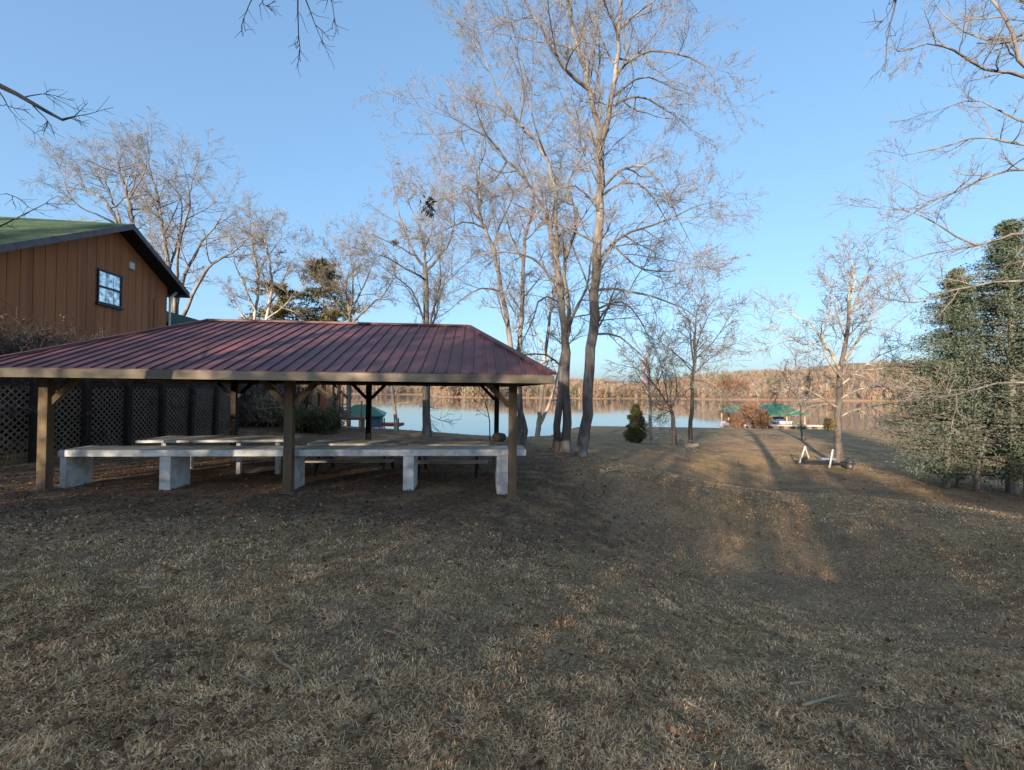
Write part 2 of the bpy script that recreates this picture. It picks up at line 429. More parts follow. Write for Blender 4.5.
# ------------------------------------------------------------------ tree machinery (vectorised)
def tubes(Pn, Rn, s):
    """Pn (B,n,3) centre lines, Rn (B,n) radii -> verts, quads"""
    B, n, _ = Pn.shape
    T = np.gradient(Pn, axis=1)
    T /= np.linalg.norm(T, axis=-1, keepdims=True) + 1e-9
    ref = np.where(np.abs(T[:, :1, 2:3]) > .8, np.array([1., 0, 0]), np.array([0, 0, 1.]))
    S = np.cross(T, np.broadcast_to(ref, T.shape)); S /= np.linalg.norm(S, axis=-1, keepdims=True) + 1e-9
    Ub = np.cross(S, T)
    a = np.arange(s) * 2 * np.pi / s
    V = Pn[:, :, None, :] + Rn[:, :, None, None] * (np.cos(a)[None, None, :, None] * S[:, :, None, :] + np.sin(a)[None, None, :, None] * Ub[:, :, None, :])
    i = np.arange(B * n * s).reshape(B, n, s)
    A = i[:, :-1]; C = i[:, 1:]
    Q = np.stack([A, np.roll(A, -1, 2), np.roll(C, -1, 2), C], -1).reshape(-1, 4)
    return V.reshape(-1, 3), Q
class Acc:
    def __init__(self): self.V = []; self.Q = []; self.n = 0
    def add(self, V, Q):
        self.V.append(V); self.Q.append(Q + self.n); self.n += len(V)
    def build(self, name, m, parent, origin):
        if not self.V: return None
        return mesh_obj(name, np.concatenate(self.V) - np.array(origin), np.concatenate(self.Q), [], m, parent, smooth=True)
def smooth_line(pts, n):
    """Catmull-Rom through the points, n samples"""
    p = np.array([list(q) for q in pts], float)
    if len(p) == 2: p = np.array([p[0], (p[0] + p[1]) / 2, p[1]])
    e = np.vstack([2 * p[0] - p[1], p, 2 * p[-1] - p[-2]])
    out = []
    for t in np.linspace(0, len(p) - 1 - 1e-6, n):
        i = int(t); f = t - i
        a, b, c, d = e[i], e[i + 1], e[i + 2], e[i + 3]
        out.append(.5 * (2 * b + (c - a) * f + (2 * a - 5 * b + 4 * c - d) * f * f + (3 * b - a - 3 * c + d) * f ** 3))
    return np.array(out)
def grow(rs, P0, D0, L0, R0, n, jit, trop):
    B = len(P0); pts = np.empty((B, n, 3)); pts[:, 0] = P0; d = D0.copy()
    st = (L0 / (n - 1))[:, None]
    for k in range(1, n):
        d = d + rs.normal(0, jit, d.shape) + np.array([0, 0, trop]) * (1.0 / n)
        d /= np.linalg.norm(d, axis=1, keepdims=True)
        pts[:, k] = pts[:, k - 1] + d * st
    return pts
def sprout(rs, pts, rad, L, m, ratio, ang, tmin=.2, len_taper=.55, outward=None):
    """m children along every line"""
    B, n, _ = pts.shape
    t = (np.arange(m)[None, :] + rs.rand(B, m)) / m * (1 - tmin) + tmin
    t = np.minimum(t, .995)
    f = t * (n - 1); i = f.astype(int); f = (f - i)[..., None]
    bi = np.arange(B)[:, None]
    A = pts[bi, i]; C = pts[bi, np.minimum(i + 1, n - 1)]
    p = A + (C - A) * f
    d = C - A; d /= np.linalg.norm(d, axis=-1, keepdims=True) + 1e-9
    q = rs.normal(size=d.shape); q -= (q * d).sum(-1, keepdims=True) * d; q /= np.linalg.norm(q, axis=-1, keepdims=True) + 1e-9
    a = np.radians(rs.uniform(ang[0], ang[1], (B, m)))[..., None]
    dd = d * np.cos(a) + q * np.sin(a)
    r = rad[bi, i] * (1 - f[..., 0]) + rad[bi, np.minimum(i + 1, n - 1)] * f[..., 0]
    Lc = L[:, None] * ratio * (1 - len_taper * t) * rs.uniform(.6, 1.25, (B, m))
    return p.reshape(-1, 3), dd.reshape(-1, 3), Lc.ravel(), r.ravel()

def bare_tree(name, loc, limbs, label, group=None, seed=1, spacing=.55, blen=(1.0, 2.0), levels=3, twig_r=.008, trop=(.25, .2, .1),
              bark='bark', bark_br=None, twig='twig', mid=(6, 5, 3), rootflare=True, jit=.11, lenf=1.0, cat='tree', tmin0=.12, tintm=None):
    """limbs: (points, r0, r1, kind, sprouting from t) -- kind 't' is trunk, 'b' a main branch"""
    rs = np.random.RandomState(seed)
    root = empty(name, loc, 0, label, cat, group)
    tr, br, tw = Acc(), Acc(), Acc()
    for lb in limbs:
        pts, r0, r1, kind = lb[:4]
        t0 = lb[4] if len(lb) > 4 else (.45 if kind == 't' else tmin0)
        ln = sum((Vector(a) - Vector(b_)).length for a, b_ in zip(pts[:-1], pts[1:]))
        n = max(6, int(ln / .45))
        pl = smooth_line(pts, n)
        wob = rs.normal(0, 1, pl.shape) * min(.03, r0 * .3); wob[0] = 0
        pl = pl + wob
        rad = np.linspace(r0, r1, n) ** 1.0
        rad *= rs.uniform(.95, 1.05, n)
        if kind == 't' and rootflare:
            dz = pl[:, 2] - pl[0, 2]
            rad = rad * (1 + .4 * np.exp(-dz / .22))
        V, Q = tubes(pl[None], rad[None], 10 if kind == 't' else 7)
        (tr if kind == 't' else br).add(V, Q)
        # first-order branches
        m = max(2, int(ln * (1 - t0) / spacing))
        L1 = np.array([1.0])
        p, d, Lc, r = sprout(rs, pl[None], rad[None], L1, m, 1.0, (32, 68), t0, .15)
        # end whips
        ne = 2
        dend = pl[-1] - pl[-2]; dend /= np.linalg.norm(dend)
        p = np.vstack([p, np.repeat(pl[-1:], ne, 0)]); d = np.vstack([d, dend + rs.normal(0, .3, (ne, 3))]); Lc = np.append(Lc, [1] * ne); r = np.append(r, [r1] * ne)
        d /= np.linalg.norm(d, axis=1, keepdims=True)
        Lc = Lc / Lc.mean() * rs.uniform(blen[0], blen[1], len(Lc)) * lenf
        r = np.clip(np.minimum(r * .55, .012 + Lc * .014), twig_r * 1.5, .09)
        pts1 = grow(rs, p, d, Lc, r, 7, jit, trop[0])
        rad1 = r[:, None] * np.linspace(1, .35, 7)[None]
        V, Q = tubes(pts1, np.maximum(rad1, twig_r), 5); br.add(V, Q)
        pp, rr, LL = pts1, rad1, Lc
        for k in range(1, levels):
            p, d, Lc, r = sprout(rs, pp, rr, LL, mid[k - 1], (.72, .64, .6)[k - 1], (25, 62), .12)
            Lc = np.maximum(Lc, .12)
            nn = 5 if k == 1 else (4 if k == 2 else 3)
            pts2 = grow(rs, p, d, Lc, r, nn, jit * 1.1, trop[min(k, 2)])
            rad2 = np.maximum(r[:, None] * .6, twig_r) * np.linspace(1, .4, nn)[None]
            rad2 = np.maximum(rad2, twig_r * .6)
            V, Q = tubes(pts2, rad2, 4 if k == 1 else 3)
            tw.add(V, Q)
            pp, rr, LL = pts2, rad2, Lc
    tr.build('trunk', M[bark], root, loc)
    br.build('branches', M[bark_br or bark], root, loc)
    tw.build('twigs', M[twig], root, loc)
    return root
def px(lst, Y):
    """[(px,py[,dY])...] -> world points round depth Y"""
    return [P(q[0], q[1], Y + (q[2] if len(q) > 2 else 0)) for q in lst]
def leaf_cloud(rs, C, Rc, per, size, droop=.0, aspect=.35, tint=(.7, 1.3), flat=1.0):
    """small leaf-shaped triangles round the cluster centres C (N,3), radius Rc"""
    Nn = len(C)
    q = rs.normal(0, 1, (Nn, per, 3)); q /= np.linalg.norm(q, axis=-1, keepdims=True)
    q *= (rs.rand(Nn, per, 1) ** .5) * np.asarray(Rc).reshape(-1, 1, 1)
    q[..., 2] *= flat
    p = C[:, None, :] + q
    d = q / (np.linalg.norm(q, axis=-1, keepdims=True) + 1e-6) * .8 + rs.normal(0, .6, q.shape); d[..., 2] -= droop
    d /= np.linalg.norm(d, axis=-1, keepdims=True)
    s = np.cross(d, rs.normal(0, 1, d.shape)); s /= np.linalg.norm(s, axis=-1, keepdims=True) + 1e-6
    L = size * rs.uniform(.6, 1.4, (Nn, per, 1))
    V = np.stack([p - s * L * aspect * .5, p + s * L * aspect * .5, p + d * L], 2).reshape(-1, 3)
    tn = rs.uniform(tint[0], tint[1], (Nn, 1, 1, 1)) * rs.uniform(.8, 1.2, (Nn, per, 1, 1)) * np.ones((1, 1, 3, 3))
    return V, tn.reshape(-1, 3)
def leaves_obj(name, V, C, m, parent, origin=(0, 0, 0)):
    V = V - np.array(origin)
    return mesh_obj(name, V, [], np.arange(len(V)).reshape(-1, 3), m, parent, colors=C)
# ------------------------------------------------------------------ picnic pavilion
PA = math.atan2(.085, .996)
PO = Vector((-8.07, 7.64, -.25))
pav = empty('picnic_pavilion', PO, PA, 'open picnic pavilion with a maroon ribbed metal hip roof on six timber posts', 'pavilion')
def pw(u, v, z=0.0):
    """pavilion frame -> world"""
    return Vector((PO.x + u * math.cos(PA) - v * math.sin(PA), PO.y + u * math.sin(PA) + v * math.cos(PA), z))
UL, UR, VF, VB = -.62, 8.74, -.75, 6.75
ZE, ZR = 1.94 + .25, 3.28 + .25
RL, RR, VM = .9, 7.22, 3.0
A, B, C, D = (UL, VF, ZE), (UR, VF, ZE), (UR, VB, ZE), (UL, VB, ZE)
E, Fp = (RL, VM, ZR), (RR, VM, ZR)
rf = MB()
def dn(p, k=.03): return (p[0], p[1], p[2] - k)
for poly in ([A, B, Fp, E], [C, D, E, Fp], [D, A, E], [B, C, Fp]):
    rf.face(*poly); rf.face(*[dn(p) for p in reversed(poly)])
for p, q in ((A, B), (B, C), (C, D), (D, A)):
    rf.face(dn(p), dn(q), q, p)
def rib(a, b, nrm_up):
    a = Vector(a); b = Vector(b)
    n = Vector(nrm_up).normalized()
    rf.bar(a + n * .008, b + n * .008, .032, .034, up=n)
sf = (ZR - ZE) / (VM - VF)
u = UL + .09
while u < UR:
    if u < RL: t = (u - UL) / (RL - UL)
    elif u > RR: t = (UR - u) / (UR - RR)
    else: t = 1
    rib((u, VF + .005, ZE), (u, VF + (VM - VF) * t, ZE + (ZR - ZE) * t), (0, -sf, 1))
    rib((u, VB - .005, ZE), (u, VB + (VM - VB) * t, ZE + (ZR - ZE) * t), (0, sf, 1))
    u += .225
se = (ZR - ZE) / (RL - UL)
v = VF + .12
while v < VB:
    t = (v - VF) / (VM - VF) if v < VM else (VB - v) / (VB - VM)
    rib((UL + .005, v, ZE), (UL + (RL - UL) * t, v, ZE + (ZR - ZE) * t), (-se, 0, 1))
    rib((UR - .005, v, ZE), (UR + (RR - UR) * t, v, ZE + (ZR - ZE) * t), (se, 0, 1))
    v += .225
roof = rf.build('roof', M['roof_red'], pav)
for p, q in ((E, Fp), (A, E), (B, Fp), (C, Fp), (D, E)):
    MB().bar(Vector(p) + Vector((0, 0, .022)), Vector(q) + Vector((0, 0, .022)), .15, .05).build('ridge_cap', M['roof_red'], roof)
zf0, zf1 = 1.785 + .25, 1.925 + .25
MB().box(UL - .03, UR + .03, VF - .03, VF, zf0, zf1).build('fascia', M['fascia'], pav, .004)
MB().box(UL - .03, UR + .03, VB, VB + .03, zf0, zf1).build('fascia', M['fascia'], pav, .004)
MB().box(UL - .03, UL, VF + .002, VB - .002, zf0, zf1).build('fascia', M['fascia'], pav)
MB().box(UR, UR + .03, VF + .002, VB - .002, zf0, zf1).build('fascia', M['fascia'], pav)
zb0, zb1 = 1.83 + .25, 2.05 + .25
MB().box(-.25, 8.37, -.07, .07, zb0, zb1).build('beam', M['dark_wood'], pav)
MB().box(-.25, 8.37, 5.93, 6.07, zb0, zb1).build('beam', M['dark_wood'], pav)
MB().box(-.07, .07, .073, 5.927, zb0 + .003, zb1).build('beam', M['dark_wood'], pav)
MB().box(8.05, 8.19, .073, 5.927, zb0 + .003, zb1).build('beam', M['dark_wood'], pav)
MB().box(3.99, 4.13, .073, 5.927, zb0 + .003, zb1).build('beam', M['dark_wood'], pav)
u = .3
while u < 8.0:
    for s in (0, 1):
        t = 1 if RL <= u <= RR else ((u - UL) / (RL - UL) if u < RL else (UR - u) / (UR - RR))
        v0 = VF + .03 if s == 0 else VB - .03
        v1 = v0 + (VM - v0) * t
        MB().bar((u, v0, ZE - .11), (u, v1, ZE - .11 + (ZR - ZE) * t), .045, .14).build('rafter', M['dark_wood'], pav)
    u += .61
def post(u, v, m, braces):
    g = G(*pw(u, v).xy) + .25
    p = MB().box(u - .075, u + .075, v - .075, v + .075, g - .1, zb0 - .001).build('post', m, pav, .006)
    MB().box(u - .13, u + .13, v - .13, v + .13, g - .2, g + .02).build('footing', M['concrete'], p, .01)
    for du, dv in braces:
        a = Vector((u + du * .075, v + dv * .075, zb0 - .46)); b_ = Vector((u + du * .5, v + dv * .5, zb0 - .02))
        MB().bar(a, b_, .05, .10, up=(-du, -dv, 1)).build('brace', m, p)
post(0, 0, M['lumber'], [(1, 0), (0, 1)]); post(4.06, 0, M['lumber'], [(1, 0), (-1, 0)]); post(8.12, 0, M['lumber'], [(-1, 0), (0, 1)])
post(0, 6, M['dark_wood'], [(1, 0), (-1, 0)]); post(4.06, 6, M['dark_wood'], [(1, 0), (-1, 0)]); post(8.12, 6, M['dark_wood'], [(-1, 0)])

# ------------------------------------------------------------------ counters and tables under the roof
ZT = .52
def counter(name, u0, u1, v0, v1, skew, legs, label, zt=ZT, th=.115, base_uv=None, group=None):
    o = pw((u0 + u1) / 2, (v0 + v1) / 2); o.z = G(o.x, o.y)
    e = empty(name, o, PA, label, 'counter', group)
    cu, cv, cz = (u0 + u1) / 2, (v0 + v1) / 2, o.z
    s0, s1 = skew
    t = MB().hexa([(u0 - cu, v0 + s0 - cv, zt - th - cz), (u1 - cu, v0 + s1 - cv, zt - th - cz), (u1 - cu, v1 + s1 - cv, zt - th - cz), (u0 - cu, v1 + s0 - cv, zt - th - cz)],
                  [(u0 - cu, v0 + s0 - cv, zt - cz), (u1 - cu, v0 + s1 - cv, zt - cz), (u1 - cu, v1 + s1 - cv, zt - cz), (u0 - cu, v1 + s0 - cv, zt - cz)])
    top = t.build('counter_slab', M['white_paint'], e, .008)
    g = MB().hexa([(u0 + .012 - cu, v0 + .012 + s0 - cv, zt - cz - .01), (u1 - .012 - cu, v0 + .012 + s1 - cv, zt - cz - .01), (u1 - .012 - cu, v1 - .012 + s1 - cv, zt - cz - .01), (u0 + .012 - cu, v1 - .012 + s0 - cv, zt - cz - .01)],
                  [(u0 + .012 - cu, v0 + .012 + s0 - cv, zt - cz + .004), (u1 - .012 - cu, v0 + .012 + s1 - cv, zt - cz + .004), (u1 - .012 - cu, v1 - .012 + s1 - cv, zt - cz + .004), (u0 + .012 - cu, v1 - .012 + s0 - cv, zt - cz + .004)])
    g.build('worn_top', M['slab_top'], top)
    for (a, b_, c, d) in legs:
        gz = min(G(*pw(x, y).xy) for x in (a, b_) for y in (c, d))
        MB().box(a - cu, b_ - cu, c - cv, d - cv, gz - .06 - cz, zt - th - .001 - cz).build('leg', M['white_paint'], e, .008)
    return e
counter('serving_counter', .08, 4.16, .13, .76, (0, 0), [(.10, .20, .15, .72), (1.757, 1.945, .15, .72), (3.9, 4.08, .15, .72)],
        'long white painted counter on wide panel legs, left half of the front counter row')
counter('serving_counter', 4.17, 8.40, .13, .76, (0, 0), [(6.07, 6.27, .15, .72), (7.84, 8.06, .15, .72)],
        'long white painted counter on square legs, right half of the front counter row')
counter('serving_counter', .32, 3.23, 1.58, 2.55, (0, .2), [(.75, .84, 1.7, 1.79), (2.2, 2.29, 1.85, 1.94), (.85, .94, 2.4, 2.49), (2.75, 2.84, 2.5, 2.59), (3.0, 3.09, 1.9, 1.99)],
        'white topped worn table on thin legs standing behind the left half of the front counter', zt=.525, th=.05)

def picnic_table(cx, cy, rz, L, label, m_top, m_seat, zt):
    g = G(cx, cy)
    e = empty('picnic_table', (cx, cy, g), rz, label, 'picnic table', 'picnic tables under the pavilion roof')
    h = zt - g
    t = MB()
    for k in range(5): t.box(-L / 2, L / 2, -.35 + k * .142, -.35 + k * .142 + .132, h - .045, h)
    t.build('tabletop', m_top, e, .004)
    for s in (-1, 1):
        b_ = MB()
        for k in range(2): b_.box(-L / 2 + .02, L / 2 - .02, s * .84 - .14 + k * .145, s * .84 - .14 + k * .145 + .135, .37, .41)
        b_.build('seat', m_seat, e, .004)
    for sx in (-1, 1):
        x = sx * (L / 2 - .28)
        f = MB()
        f.bar((x, -.66, -.02), (x, -.22, h - .05), .06, .06); f.bar((x, .66, -.02), (x, .22, h - .05), .06, .06)
        f.bar((x + .032, -.92, .34), (x + .032, .92, .34), .05, .06); f.bar((x + .032, -.33, h - .08), (x + .032, .33, h - .08), .05, .06)
        f.build('leg_frame', M['metal_dark'], e)
    return e
p = P(357, 441, 10.35); picnic_table(p.x, p.y, PA, 2.0, 'grey topped picnic table with plank seats seen over the front counter near its middle', M['slab_top'], M['plank'], .42)
p = P(450, 441, 10.45); picnic_table(p.x, p.y, PA * .6, 1.85, 'brown topped picnic table with plank seats behind the right end of the front counter', mat('brown_boards', (.66, .52, .41), (.50, .38, .29), 9, .85, .4, 30, stretch=(.2, 1, 1), c3=(.74, .62, .5), scale3=2), M['plank'], .41)

p = P(263, 474, 10.0)
q = base(263, 10.0)
pl = MB().box(-.33, .33, -.075, .075, -.02, .03).build('plank', M['stick'], None, .004)
pl.location = (q.x, q.y, q.z + .05); pl.rotation_euler = (R(6), R(-8), R(20))
tag(pl, 'short loose grey plank lying on the ground below the front counter', 'plank')

q = base(498, 10.3)
e = empty('block_pillar', q, PA, 'short pillar of grey blocks behind the right end of the front counter', 'pillar')
m = MB()
for k in range(6): m.box(-.09 + .004 * (k % 2), .09 + .004 * (k % 2), -.09, .09, -.05 + k * .143, .083 + k * .143)
m.build('block_stack', M['stone'], e, .008)
m = MB(); rs = np.random.RandomState(3)
pail = MB(); ringp = [(.10, 0), (.155, .04), (.165, .11), (.14, .17), (.07, .195), (.0, .2)]
nseg = 14
for k in range(len(ringp) - 1):
    r0, z0 = ringp[k]; r1, z1 = ringp[k + 1]
    for i in range(nseg):
        a0, a1 = 2 * math.pi * i / nseg, 2 * math.pi * (i + 1) / nseg
        wv = lambda a: 1 + .1 * math.sin(3 * a + .5)
        pail.face((r0 * math.cos(a0) * wv(a0), r0 * math.sin(a0) * wv(a0), z0), (r0 * math.cos(a1) * wv(a1), r0 * math.sin(a1) * wv(a1), z0),
                  (r1 * math.cos(a1) * wv(a1), r1 * math.sin(a1) * wv(a1), z1), (r1 * math.cos(a0) * wv(a0), r1 * math.sin(a0) * wv(a0), z1))
o = pail.build('rounded_rock', M['pail'], None, smooth=True)
o.location = (q.x + .03, q.y, q.z + .80)
tag(o, 'rounded brown lump resting on the short block pillar by the back right post', 'rock')

# ------------------------------------------------------------------ lattice fence beside the pavilion
FX = -10.8
e = empty('lattice_fence', (FX, 12, G(FX, 12)), 0, 'dark diamond lattice fence with tall dark posts along the left side of the pavilion', 'fence')
gz = G(FX, 12)
lt = MB()
y0, y1, z0, z1 = 7.0, 17.2, -.05, 1.72
stp = .155
def clip_bar(c, sgn, dx):
    # line z = z0 + sgn*(y-c) inside the panel
    ya, yb = (c, c + (z1 - z0)) if sgn > 0 else (c - (z1 - z0), c)
    za, zb = (z0, z1) if sgn > 0 else (z1, z0)
    lo, hi = max(ya, y0), min(yb, y1)
    if hi - lo < .03: return
    f = lambda y: za + (y - ya) / (yb - ya) * (zb - za)
    lt.bar((dx, lo - 12, f(lo)), (dx, hi - 12, f(hi)), .032, .008, up=(1, 0, 0))
c = y0 - (z1 - z0)
while c < y1 + (z1 - z0):
    clip_bar(c, 1, 0.0); clip_bar(c, -1, .0105)
    c += stp
lt.build('lattice_panel', mat('lattice_wood', (.27, .21, .155), (.18, .14, .105), 4, .9), e)
for k in range(9):
    y = 7.5 + k * 1.2
    tilt = .0 if k < 6 else .10
    MB().bar((.085, y - 12, -.4), (.085, y - 12 + tilt, 2.35), .13, .13).build('post', M['dark_wood'], e)
MB().box(.03, .07, y0 - 12, y1 - 12, 1.721, 1.80).build('top_rail', M['dark_wood'], e)

# ------------------------------------------------------------------ brown house
WD = Vector((.1386, -.990, 0)).normalized(); WN = Vector((.99, .1386, 0)).normalized()
HO = Vector((-15.52, 19.7, 0))
hz = math.atan2(WD.y, WD.x)           # local x runs along the wall towards the camera, local y is the outward normal
HG = .1
hs = empty('brown_house', (HO.x, HO.y, HG), hz, 'brown board sided house with a green shingle gable roof behind the shrubs on the left', 'house')
# local y axis = rotate WD by +90deg = (-WD.y, WD.x) = outward normal
S_PK, S_L, SL = 3.1, 8.9, .49
ZPK = 7.87 - HG
def ztop(s): return ZPK - .22 - SL * abs(s - S_PK)
wl = MB()
s = 0.0; bw = .40
edges = list(np.arange(0, S_L - .3, bw)) + [S_L - .35]
for a, b_ in zip(edges[:-1], edges[1:]):
    cut = [a + .010] + ([S_PK] if a < S_PK < b_ else []) + [b_ - .010]
    bot = [(x, -.06, -.6) for x in cut]; top = [(x, -.06, ztop(x)) for x in cut]
    fr = [(x, 0, -.6) for x in cut] + [(x, 0, ztop(x)) for x in reversed(cut)]
    bk = [(x, -.06, -.6) for x in cut] + [(x, -.06, ztop(x)) for x in reversed(cut)]
    wl.hexa(bk, fr)
SE = S_L - .35
fr = [(0.0, -.075, -.6), (SE, -.075, -.6), (SE, -.075, ztop(SE)), (S_PK, -.075, ztop(S_PK)), (0.0, -.075, ztop(0))]
bk = [(x, -.15, z) for x, _, z in fr]
wl.hexa(bk, fr)
wall = wl.build('wall', M['siding'], hs)
gv = MB().hexa([(x, -.0745, z) for x, _, z in fr], [(x, -.066, z) for x, _, z in fr])
gv.build('batten_gap', M['frame_dark'], wall)
LB = 13.0
MB().box(-.0, .12, -LB, -.16, -.6, ztop(0) - .05).build('wall', M['siding'], hs)
MB().box(SE - .12, SE, -LB, -.16, -.6, ztop(SE) - .05).build('wall', M['siding'], hs)
OV = .55; SR = -.62; th = .10
def slope(sa, sb, name):
    za, zb = ZPK - SL * abs(sa - S_PK), ZPK - SL * abs(sb - S_PK)
    m = MB().hexa([(sa, -LB, za - th), (sb, -LB, zb - th), (sb, OV, zb - th), (sa, OV, za - th)],
                  [(sa, -LB, za), (sb, -LB, zb), (sb, OV, zb), (sa, OV, za)])
    # shingle courses
    n = int(abs(sb - sa) / .16)
    for i in range(1, n):
        x = sa + (sb - sa) * i / n; z = ZPK - SL * abs(x - S_PK)
        m.bar((x, -LB, z + .004), (x, OV - .002, z + .004), .02, .014)
    return m.build(name, M['green_roof'], hs)
r1 = slope(S_PK, S_L + .2, 'roof'); r2 = slope(SR, S_PK - .001, 'roof')
def rake(sa, sb, m, dz, hh, y0, y1):
    za, zb = ZPK - SL * abs(sa - S_PK) - dz, ZPK - SL * abs(sb - S_PK) - dz
    return MB().hexa([(sa, y0, za - hh), (sb, y0, zb - hh), (sb, y1, zb - hh), (sa, y1, za - hh)], [(sa, y0, za), (sb, y0, zb), (sb, y1, zb), (sa, y1, za)])
rake(S_PK, S_L + .2, None, -.015, .22, OV + .002, OV + .04).build('rake_board', M['trim'], hs)
rake(SR, S_PK - .001, None, -.015, .22, OV + .002, OV + .04).build('rake_board', M['trim'], hs)
rake(S_PK, S_L + .2, None, .103, .02, -.02, OV).build('soffit', M['dark_trim'], hs)
rake(SR, S_PK - .001, None, .103, .02, -.02, OV).build('soffit', M['dark_trim'], hs)
# window
ws0, ws1, wz0, wz1 = 2.83, 3.94, 4.72 - HG, 5.87 - HG
MB().box(ws0 - .09, ws1 + .09, .002, .10, wz0 - .10, wz0 - .052).build('window_sill', M['frame_dark'], hs)
win = MB().box(ws0 - .03, ws0 + .02, .002, .06, wz0 - .05, wz1 + .05).box(ws1 - .02, ws1 + .03, .002, .06, wz0 - .05, wz1 + .05) \
    .box(ws0 + .0205, ws1 - .0205, .002, .06, wz1 - .02, wz1 + .05).box(ws0 + .0205, ws1 - .0205, .002, .06, wz0 - .05, wz0 + .02) \
    .box(ws0 + .0205, ws1 - .0205, .002, .055, (wz0 + wz1) / 2 - .035, (wz0 + wz1) / 2 + .035).build('window', M['frame_dark'], hs)
zm = (wz0 + wz1) / 2
for a, b_ in ((wz0 + .0205, zm - .0355), (zm + .0355, wz1 - .0205)):
    MB().box(ws0 + .021, ws1 - .021, .004, .025, a, b_).build('pane', M['glass'], win)
    mu = MB()
    for k in (1, 2): 
        x = ws0 + (ws1 - ws0) * k / 3; mu.box(x - .005, x + .005, .0255, .032, a + .001, b_ - .001)
    zc = (a + b_) / 2; mu.box(ws0 + .022, ws1 - .022, .0325, .036, zc - .004, zc + .004)
    mu.build('muntin', M['white_trim'], win)
MB().box(2.17, 2.43, .002, .07, 6.33 - HG, 6.60 - HG).build('vent_box', M['white_trim'], hs, .01)
MB().box(.78, .90, .002, .05, 3.0, 5.35).build('conduit_board', M['siding'], hs)
ds_ = MB(); ds_.cyl((-.10, .06, -.3), (-.10, .06, ztop(0) - .45), .045); ds_.bar((-.10, .06, ztop(0) - .47), (-.45, .12, ztop(0) - .12), .08, .08)
ds_.build('downspout', M['white_trim'], hs)
MB().box(SR - .10, SR - .002, -LB, OV, ztop(SR) + .0, ztop(SR) + .12).build('gutter', M['trim'], hs)
# lower teal roofed rear wing
wg = MB().hexa([(-5.6, .35, 4.15 - HG), (-.45, .35, 4.15 - HG), (-.45, -1.2, 5.33 - HG), (-5.6, -1.2, 5.33 - HG)],
               [(-5.6, .35, 4.22 - HG), (-.45, .35, 4.22 - HG), (-.45, -1.2, 5.40 - HG), (-5.6, -1.2, 5.40 - HG)])
wg.hexa([(-5.6, -2.75, 4.15 - HG), (-.45, -2.75, 4.15 - HG), (-.45, -1.201, 5.33 - HG), (-5.6, -1.201, 5.33 - HG)][::-1],
        [(-5.6, -2.75, 4.22 - HG), (-.45, -2.75, 4.22 - HG), (-.45, -1.201, 5.40 - HG), (-5.6, -1.201, 5.40 - HG)][::-1])
wg.build('rear_wing_roof', M['teal_roof'], hs)
MB().hexa([(-5.4, 0, -.5), (-.5, 0, -.5), (-.5, -2.4, -.5), (-5.4, -2.4, -.5)], [(-5.4, 0, 4.3 - HG), (-.5, 0, 4.3 - HG), (-.5, -2.4, 4.3 - HG), (-5.4, -2.4, 4.3 - HG)]).build('rear_wing_wall', M['siding'], hs)

# ------------------------------------------------------------------ deck with a stair behind the pavilion
dk = base(334, 20.5)
e = empty('deck_stair', dk, 0, 'weathered wooden stair with handrails coming down from a raised deck behind the pavilion', 'stair')
def rel(px_, py_, Y): return P(px_, py_, Y) - dk
for xx, yy in ((330.5, 20.0), (335.5, 20.8), (316, 20.4)):
    a = rel(xx, 385, yy); MB().box(a.x - .14, a.x + .14, a.y - .14, a.y + .14, -.5, a.z + 1.0).build('post', M['lumber'], e)
for yy in (20.1, 21.0):
    a = rel(316, 386, yy); b_ = rel(347, 416, yy)
    MB().bar(a, b_, .05, .24, up=(0, 0, 1)).build('stringer', M['lumber'], e)
    MB().bar(a + Vector((0, 0, .85)), b_ + Vector((0, 0, .85)), .05, .09).build('handrail', M['dark_wood'], e)
    for f in (.15, .5, .85):
        q = a.lerp(b_, f); MB().box(q.x - .035, q.x + .035, q.y - .035, q.y + .035, q.z, q.z + .85).build('baluster', M['lumber'], e)
a = rel(316, 386, 20.15); b_ = rel(347, 416, 20.15)
for k in range(8):
    q = a.lerp(b_, (k + .5) / 8); MB().box(q.x - .13, q.x + .13, q.y, q.y + .8, q.z + .07, q.z + .11).build('tread', M['lumber'], e)
q = rel(352, 417, 20.3)
MB().box(q.x - .55, q.x + .6, q.y - .3, q.y + 1.0, q.z - .12, q.z).build('landing', M['lumber'], e)
for xx in (-.5, .55):
    MB().box(q.x + xx - .05, q.x + xx + .05, q.y - .28, q.y - .18, -1.2, q.z - .121).build('post', M['lumber'], e)
    MB().box(q.x + xx - .035, q.x + xx + .035, q.y - .36, q.y - .305, q.z - .1, q.z + .75).build('baluster', M['lumber'], e)
sh = base(322, 27.0)
e = empty('red_shed', sh, R(-8), 'small rust red board shed half hidden behind the wooden deck stair', 'shed')
zt_ = P(322, 381, 27).z - sh.z
MB().box(-.75, .35, 0, 1.6, -1.5, zt_).build('wall', M['rust_red'], e)
MB().hexa([(-.9, -.2, zt_ + .02), (.5, -.2, zt_ + .02), (.5, 1.8, zt_ + .02), (-.9, 1.8, zt_ + .02)], [(-.9, .8, zt_ + .45), (.5, .8, zt_ + .45), (.5, .85, zt_ + .45), (-.9, .85, zt_ + .45)]).build('roof', M['far_roof'], e)

